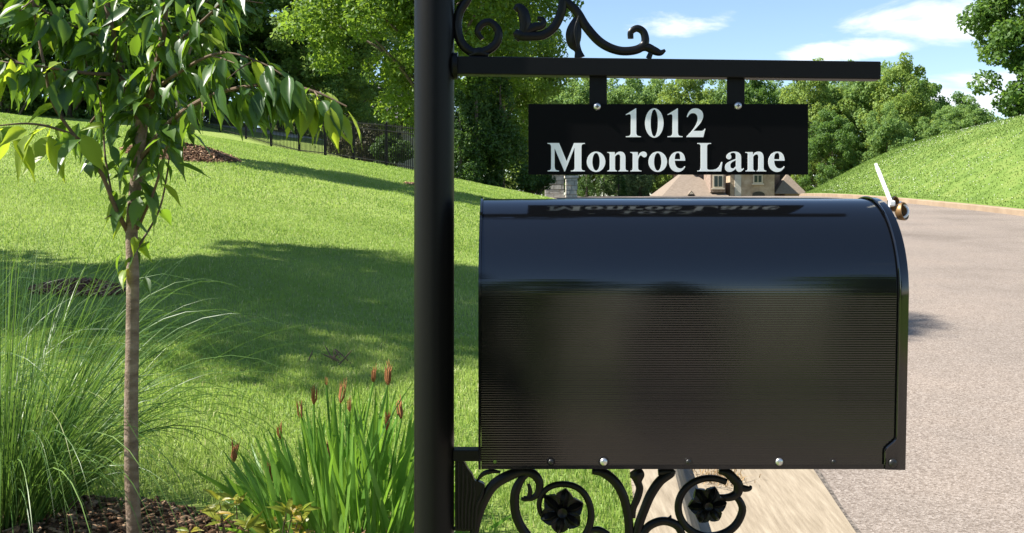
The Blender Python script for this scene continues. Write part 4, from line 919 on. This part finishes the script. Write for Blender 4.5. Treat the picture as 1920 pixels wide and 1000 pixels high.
    leaves(b3, 18, .35, .95, fresh=.25); leaves(b4, 10, fresh=.05)
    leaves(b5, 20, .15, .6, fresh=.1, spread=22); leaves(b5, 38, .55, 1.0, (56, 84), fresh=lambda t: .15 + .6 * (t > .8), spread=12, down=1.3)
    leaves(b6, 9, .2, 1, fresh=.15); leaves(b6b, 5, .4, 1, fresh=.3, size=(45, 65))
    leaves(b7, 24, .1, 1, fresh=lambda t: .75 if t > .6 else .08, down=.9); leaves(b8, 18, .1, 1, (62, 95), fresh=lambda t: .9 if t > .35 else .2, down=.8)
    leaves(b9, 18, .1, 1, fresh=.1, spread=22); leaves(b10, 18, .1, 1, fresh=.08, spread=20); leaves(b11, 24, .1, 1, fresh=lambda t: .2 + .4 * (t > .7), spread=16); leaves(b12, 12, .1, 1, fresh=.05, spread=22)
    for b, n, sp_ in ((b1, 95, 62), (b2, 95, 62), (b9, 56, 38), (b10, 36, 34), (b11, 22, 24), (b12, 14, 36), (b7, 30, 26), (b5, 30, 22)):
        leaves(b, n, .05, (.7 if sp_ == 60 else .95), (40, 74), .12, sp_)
    mb = MB()
    for me, Mx in extra: mb.add([Mx @ v.co for v in me.vertices], [tuple(p.vertices) for p in me.polygons])
    o = mb.build('inner_foliage', M['cherry_mass'], tr, True, auto=False); o['kind'] = 'stuff'
cherry()

# ------------------------------------------------------------------ ornamental grass, iris, low shrub
def ribbons(name, roots, dirs, lens, wid, droop, seed, m, parent, n=12):
    """long arching blades in one mesh"""
    r = np.random.default_rng(seed); k = len(roots); P = roots.copy(); d = dirs / np.linalg.norm(dirs, axis=1)[:, None]; rows = []
    sd = np.cross(d, np.array([0, 0, 1.])) + r.normal(0, .5, (k, 3)); sd /= np.linalg.norm(sd, axis=1)[:, None]
    for i in range(n + 1):
        t = i / n; w = wid[:, None] * (np.sin(math.pi * min(.5, .25 + t)) if t < .25 else (1 - t) ** .7 * 1.05 + .02)
        rows.append(np.stack([P - sd * w * .5, P + sd * w * .5], 1))
        d = d + np.array([0, 0, -1.]) * (droop * (.25 + t * 1.6) / n)[:, None]; d /= np.linalg.norm(d, axis=1)[:, None]
        P = P + d * (lens / n)[:, None]
    A = np.stack(rows, 1); V = A.reshape(-1, 3); st = (n + 1) * 2
    b = (np.arange(k)[:, None] * st + (np.arange(n) * 2)[None]).ravel()
    me = fast_mesh(name, V, np.stack([b, b + 1, b + 3, b + 2], 1), True); set_tint(me, np.repeat(r.beta(2, 2, k), st)); o = link(name, me, m, parent); o['kind'] = 'stuff'; return o
def fountain(px, py, label, seed, count, size, dy=0):
    b = hit(px, py); e = empty('ornamental_grass', (b.x, b.y + dy, gz(b.x, b.y + dy)), label, 'grass clump'); r = np.random.default_rng(seed)
    a = r.uniform(0, 2 * np.pi, count); q = np.sqrt(r.uniform(0, 1, count)); roots = np.stack([np.cos(a) * q * .16, np.sin(a) * q * .16, 0 * a - .02], 1) * size
    sp = r.uniform(.10, .8, count); dirs = np.stack([np.cos(a) * sp, np.sin(a) * sp, 1 + 0 * a], 1)
    ribbons('blades', roots, dirs, r.uniform(.55, 1.3, count) * size, r.uniform(.0035, .0065, count), r.uniform(1.0, 3.6, count), seed + 1, M['fountain'], e, 14)
    ss = r.uniform(.02, .22, 70); a = r.uniform(0, 6.28, 70); ribbons('upright_blades', np.stack([np.cos(a) * .1, np.sin(a) * .1, 0 * a], 1) * size, np.stack([np.cos(a) * ss, np.sin(a) * ss, 1 + 0 * a], 1), r.uniform(.7, 1.2, 70) * size, r.uniform(.003, .005, 70), r.uniform(.1, .7, 70), seed + 2, M['fountain'], e, 10)
fountain(5, 985, 'large fountain of thin arching green grass beside the young tree', 81, 1150, 1.05)
fountain(-190, 900, 'fine arching grass clump half cut off behind the larger one', 85, 500, 1.05)

def iris():
    base = hit(610, 1000); D = base.y; k = D / F
    e = empty('iris_plant', base, 'clump of sword-shaped green iris leaves with withered brown blooms', 'plant'); rr = random.Random(9)
    vs = []
    for v in range(5):
        V = []; Fs = []; bend = (-.03, .02, .07, .14, .3)[v]; n = 8
        for i in range(n + 1):
            t = i / n; w = (.5 - .05 * t) if t < .6 else .47 * (1 - ((t - .6) / .4) ** 1.5) + .01
            x = bend * t * t * (1 + .6 * t); z = t - .25 * bend * t * t
            V += [(x, -w * .04, z), (x + .004, 0, z), (x, w * .04, z)]
        for i in range(n): Fs += [(i * 3, i * 3 + 1, i * 3 + 4, i * 3 + 3), (i * 3 + 1, i * 3 + 2, i * 3 + 5, i * 3 + 4)]
        me = bpy.data.meshes.new('leaf'); me.from_pydata(V, [], Fs); me.update(); me.polygons.foreach_set('use_smooth', [True] * len(me.polygons)); me.materials.append(M['iris']); vs.append(me)
    def blade(px0, dd, px1, py1, v, w=1.0):
        p0 = ray(px0, 0, D + dd); p0.z = gz(p0.x, p0.y) - .02; p1 = ray(px1, py1, D + dd + rr.gauss(0, .06)); d = p1 - p0; Ln = d.length; z = d.normalized()
        x = Vector((d.x, d.y * .3, 0)); x = x.normalized() if x.length > .02 else Vector((rr.choice((-1, 1)), 0, 0))
        x = (x - z * x.dot(z)).normalized(); y = z.cross(x)
        th = rr.uniform(.35, 2.8); yy = y * math.cos(th) + x * math.sin(th); xx = yy.cross(z)
        if xx.dot(x) < 0: xx, yy = -xx, -yy
        o = link('leaf', vs[v], None, e); Wd = w * rr.uniform(.34, .62)
        o.matrix_local = Matrix.Translation(p0 - base) @ Matrix((xx, yy, z)).transposed().to_4x4() @ Matrix.Diagonal((Ln * (1 if v < 4 else .8), Wd, Ln, 1))
    for i in range(200):
        t = rr.random(); px0 = 520 + 250 * t + rr.gauss(0, 14); lean = (px0 - 655) * .55 + rr.gauss(0, 40)
        top = 690 + abs(px0 + lean - 690) * .55 + abs(rr.gauss(0, 80)); blade(px0, rr.uniform(-.28, .32), px0 + lean, min(top, 960), rr.choice((0, 1, 1, 2, 2, 3)))
    for px1, py1 in ((375, 862), (452, 800), (405, 930), (470, 880), (395, 905), (440, 905)): blade(560 + rr.gauss(0, 20), rr.uniform(-.2, .1), px1, py1, rr.choice((2, 3)))
    for px0, px1, py1 in ((930, 925, 955), (905, 960, 965), (950, 930, 985)): blade(px0, .1, px1, py1, 2, .7)
    for i in range(45):
        px0 = 780 + 110 * rr.random(); blade(px0 - 40, rr.uniform(-.1, .4), px0 + rr.gauss(0, 30), 880 + 90 * rr.random(), rr.choice((1, 2, 3)))
    bl = []
    for v in range(3):
        r3 = random.Random(v); mb = MB()
        for j in range(6):
            a = j * 1.05 + r3.random(); q = r3.uniform(.1, .55); pts = [(0, 0, 0), (math.cos(a) * q * .5, math.sin(a) * q * .5, .3), (math.cos(a) * q * .55, math.sin(a) * q * .55, .65), (math.cos(a + .5) * q * r3.uniform(.2, 1.1), math.sin(a + .5) * q * .7, r3.uniform(.8, 1.1))]
            mb.tube(pts, [.05, .11, .08, .012], 6, .45)
        me = bpy.data.meshes.new('withered_bloom'); me.from_pydata(mb.v, [], mb.f); me.update(); me.polygons.foreach_set('use_smooth', [True] * len(me.polygons)); me.materials.append(M['wither']); bl.append(me)
    for i, (px, py, hh) in enumerate(((437, 868, 42), (508, 906, 48), (526, 822, 36), (565, 785, 38), (588, 758, 38), (617, 868, 50), (638, 756, 46), (656, 772, 30), (700, 716, 34), (727, 722, 46), (725, 806, 40), (753, 785, 40), (612, 722, 18), (500, 975, 30))):
        dd = rr.uniform(-.15, .2); p1 = ray(px, py, D + dd); p0 = ray(px * .55 + 290 + rr.gauss(0, 8), 0, D + dd); p0.z = gz(p0.x, p0.y) - .02
        mid = p0.lerp(p1, .55) + Vector((0, 0, .03)); mb = MB(); st = smooth_path([p0 - base, mid - base, p1 - base], 4); mb.tube(st, [.0042] * (len(st) - 1) + [.0036], 6); so = mb.build('flower_stem', M['iris'], e, True)
        o = link('withered_bloom', bl[i % 3], None, so); s = hh * k; o.location = p1 - base - Vector((0, 0, .004)); o.scale = (s * .5, s * .5, s * 1.05); o.rotation_euler = (rr.gauss(0, .15), rr.gauss(-.1 if px < 600 else .05, .15), rr.uniform(0, 6))
iris()
def nandina():
    base = hit(465, 1015); D = base.y - .15; base = Vector((px_x(465, D), D, gz(px_x(465, D), D))); k = D / F; e = empty('low_leafy_shrub', base, 'low shrub with yellow-green pointed leaves at the foot of the iris', 'shrub'); rr = random.Random(4)
    var = [cherry_leaf_mesh(50 + i) for i in range(3)]
    for v in var: v.materials.append(M['nandina'])
    for i in range(26):
        px = 345 + 240 * rr.random(); py = 1012 - abs(rr.gauss(0, 24)) - (30 if 380 < px < 450 or 530 < px < 560 else 0); tip = ray(px, py, D + rr.uniform(-.12, .12)) - base
        root = Vector((tip.x * .75, tip.y * .6, -.02)); sp = smooth_path([root, root.lerp(tip, .6) + Vector((0, 0, .02)), tip], 3)
        MB().tube(sp, [.0025, .0024, .0022, .002, .0018, .0015, .001][:len(sp)], 5).build('stem', M['twig'], e, True)
        for j in range(3):
            a = rr.uniform(0, 6.28); d = Vector((math.cos(a), math.sin(a) * .8, rr.uniform(.1, 1.0))).normalized(); nn = Vector((rr.gauss(0, .3), -.6, .8)); nn = (nn - d * nn.dot(d)).normalized(); y = nn.cross(d); s = rr.uniform(26, 44) * k
            o = link('leaf', var[rr.randrange(3)], None, e); o.matrix_local = Matrix.Translation(tip + d * s * .1) @ Matrix((d, y, nn)).transposed().to_4x4() @ Matrix.Diagonal((s, s * .8, s, 1))
nandina()
def twigs():
    b = hit(640, 682); e = empty('dead_twig', b, 'small brown dead twig lying in the shaded lawn', 'twig'); rr = random.Random(2)
    for i in range(9):
        a = rr.uniform(0, 3.14); L_ = rr.uniform(.05, .12); p = Vector((rr.gauss(0, .05), rr.gauss(0, .05), .02)); d = Vector((math.cos(a) * L_, math.sin(a) * L_, rr.uniform(.02, .1)))
        sp = smooth_path([p - d * .5, p + Vector((0, 0, .012)), p + d * .5 + Vector((0, 0, .02))], 3); MB().tube(sp, [.004] * (len(sp) - 1) + [.001], 5).build('stick', M['twig'], e)
twigs()

def debris():
    r = np.random.default_rng(6); c = hit(1345, 902); n = 260
    X = c.x + r.normal(0, .06, n); Y = c.y + r.normal(0, .07, n); k = X > XL(Y) + .07; X = X[k]; Y = Y[k]
    o = blades('grass_clippings', np.stack([X, Y, zr(Y) + .012], 1), .03, .004, 91, M['clipping'], 1.6); tag(o, 'dry brown grass clippings lying in the concrete gutter', 'debris')
debris()
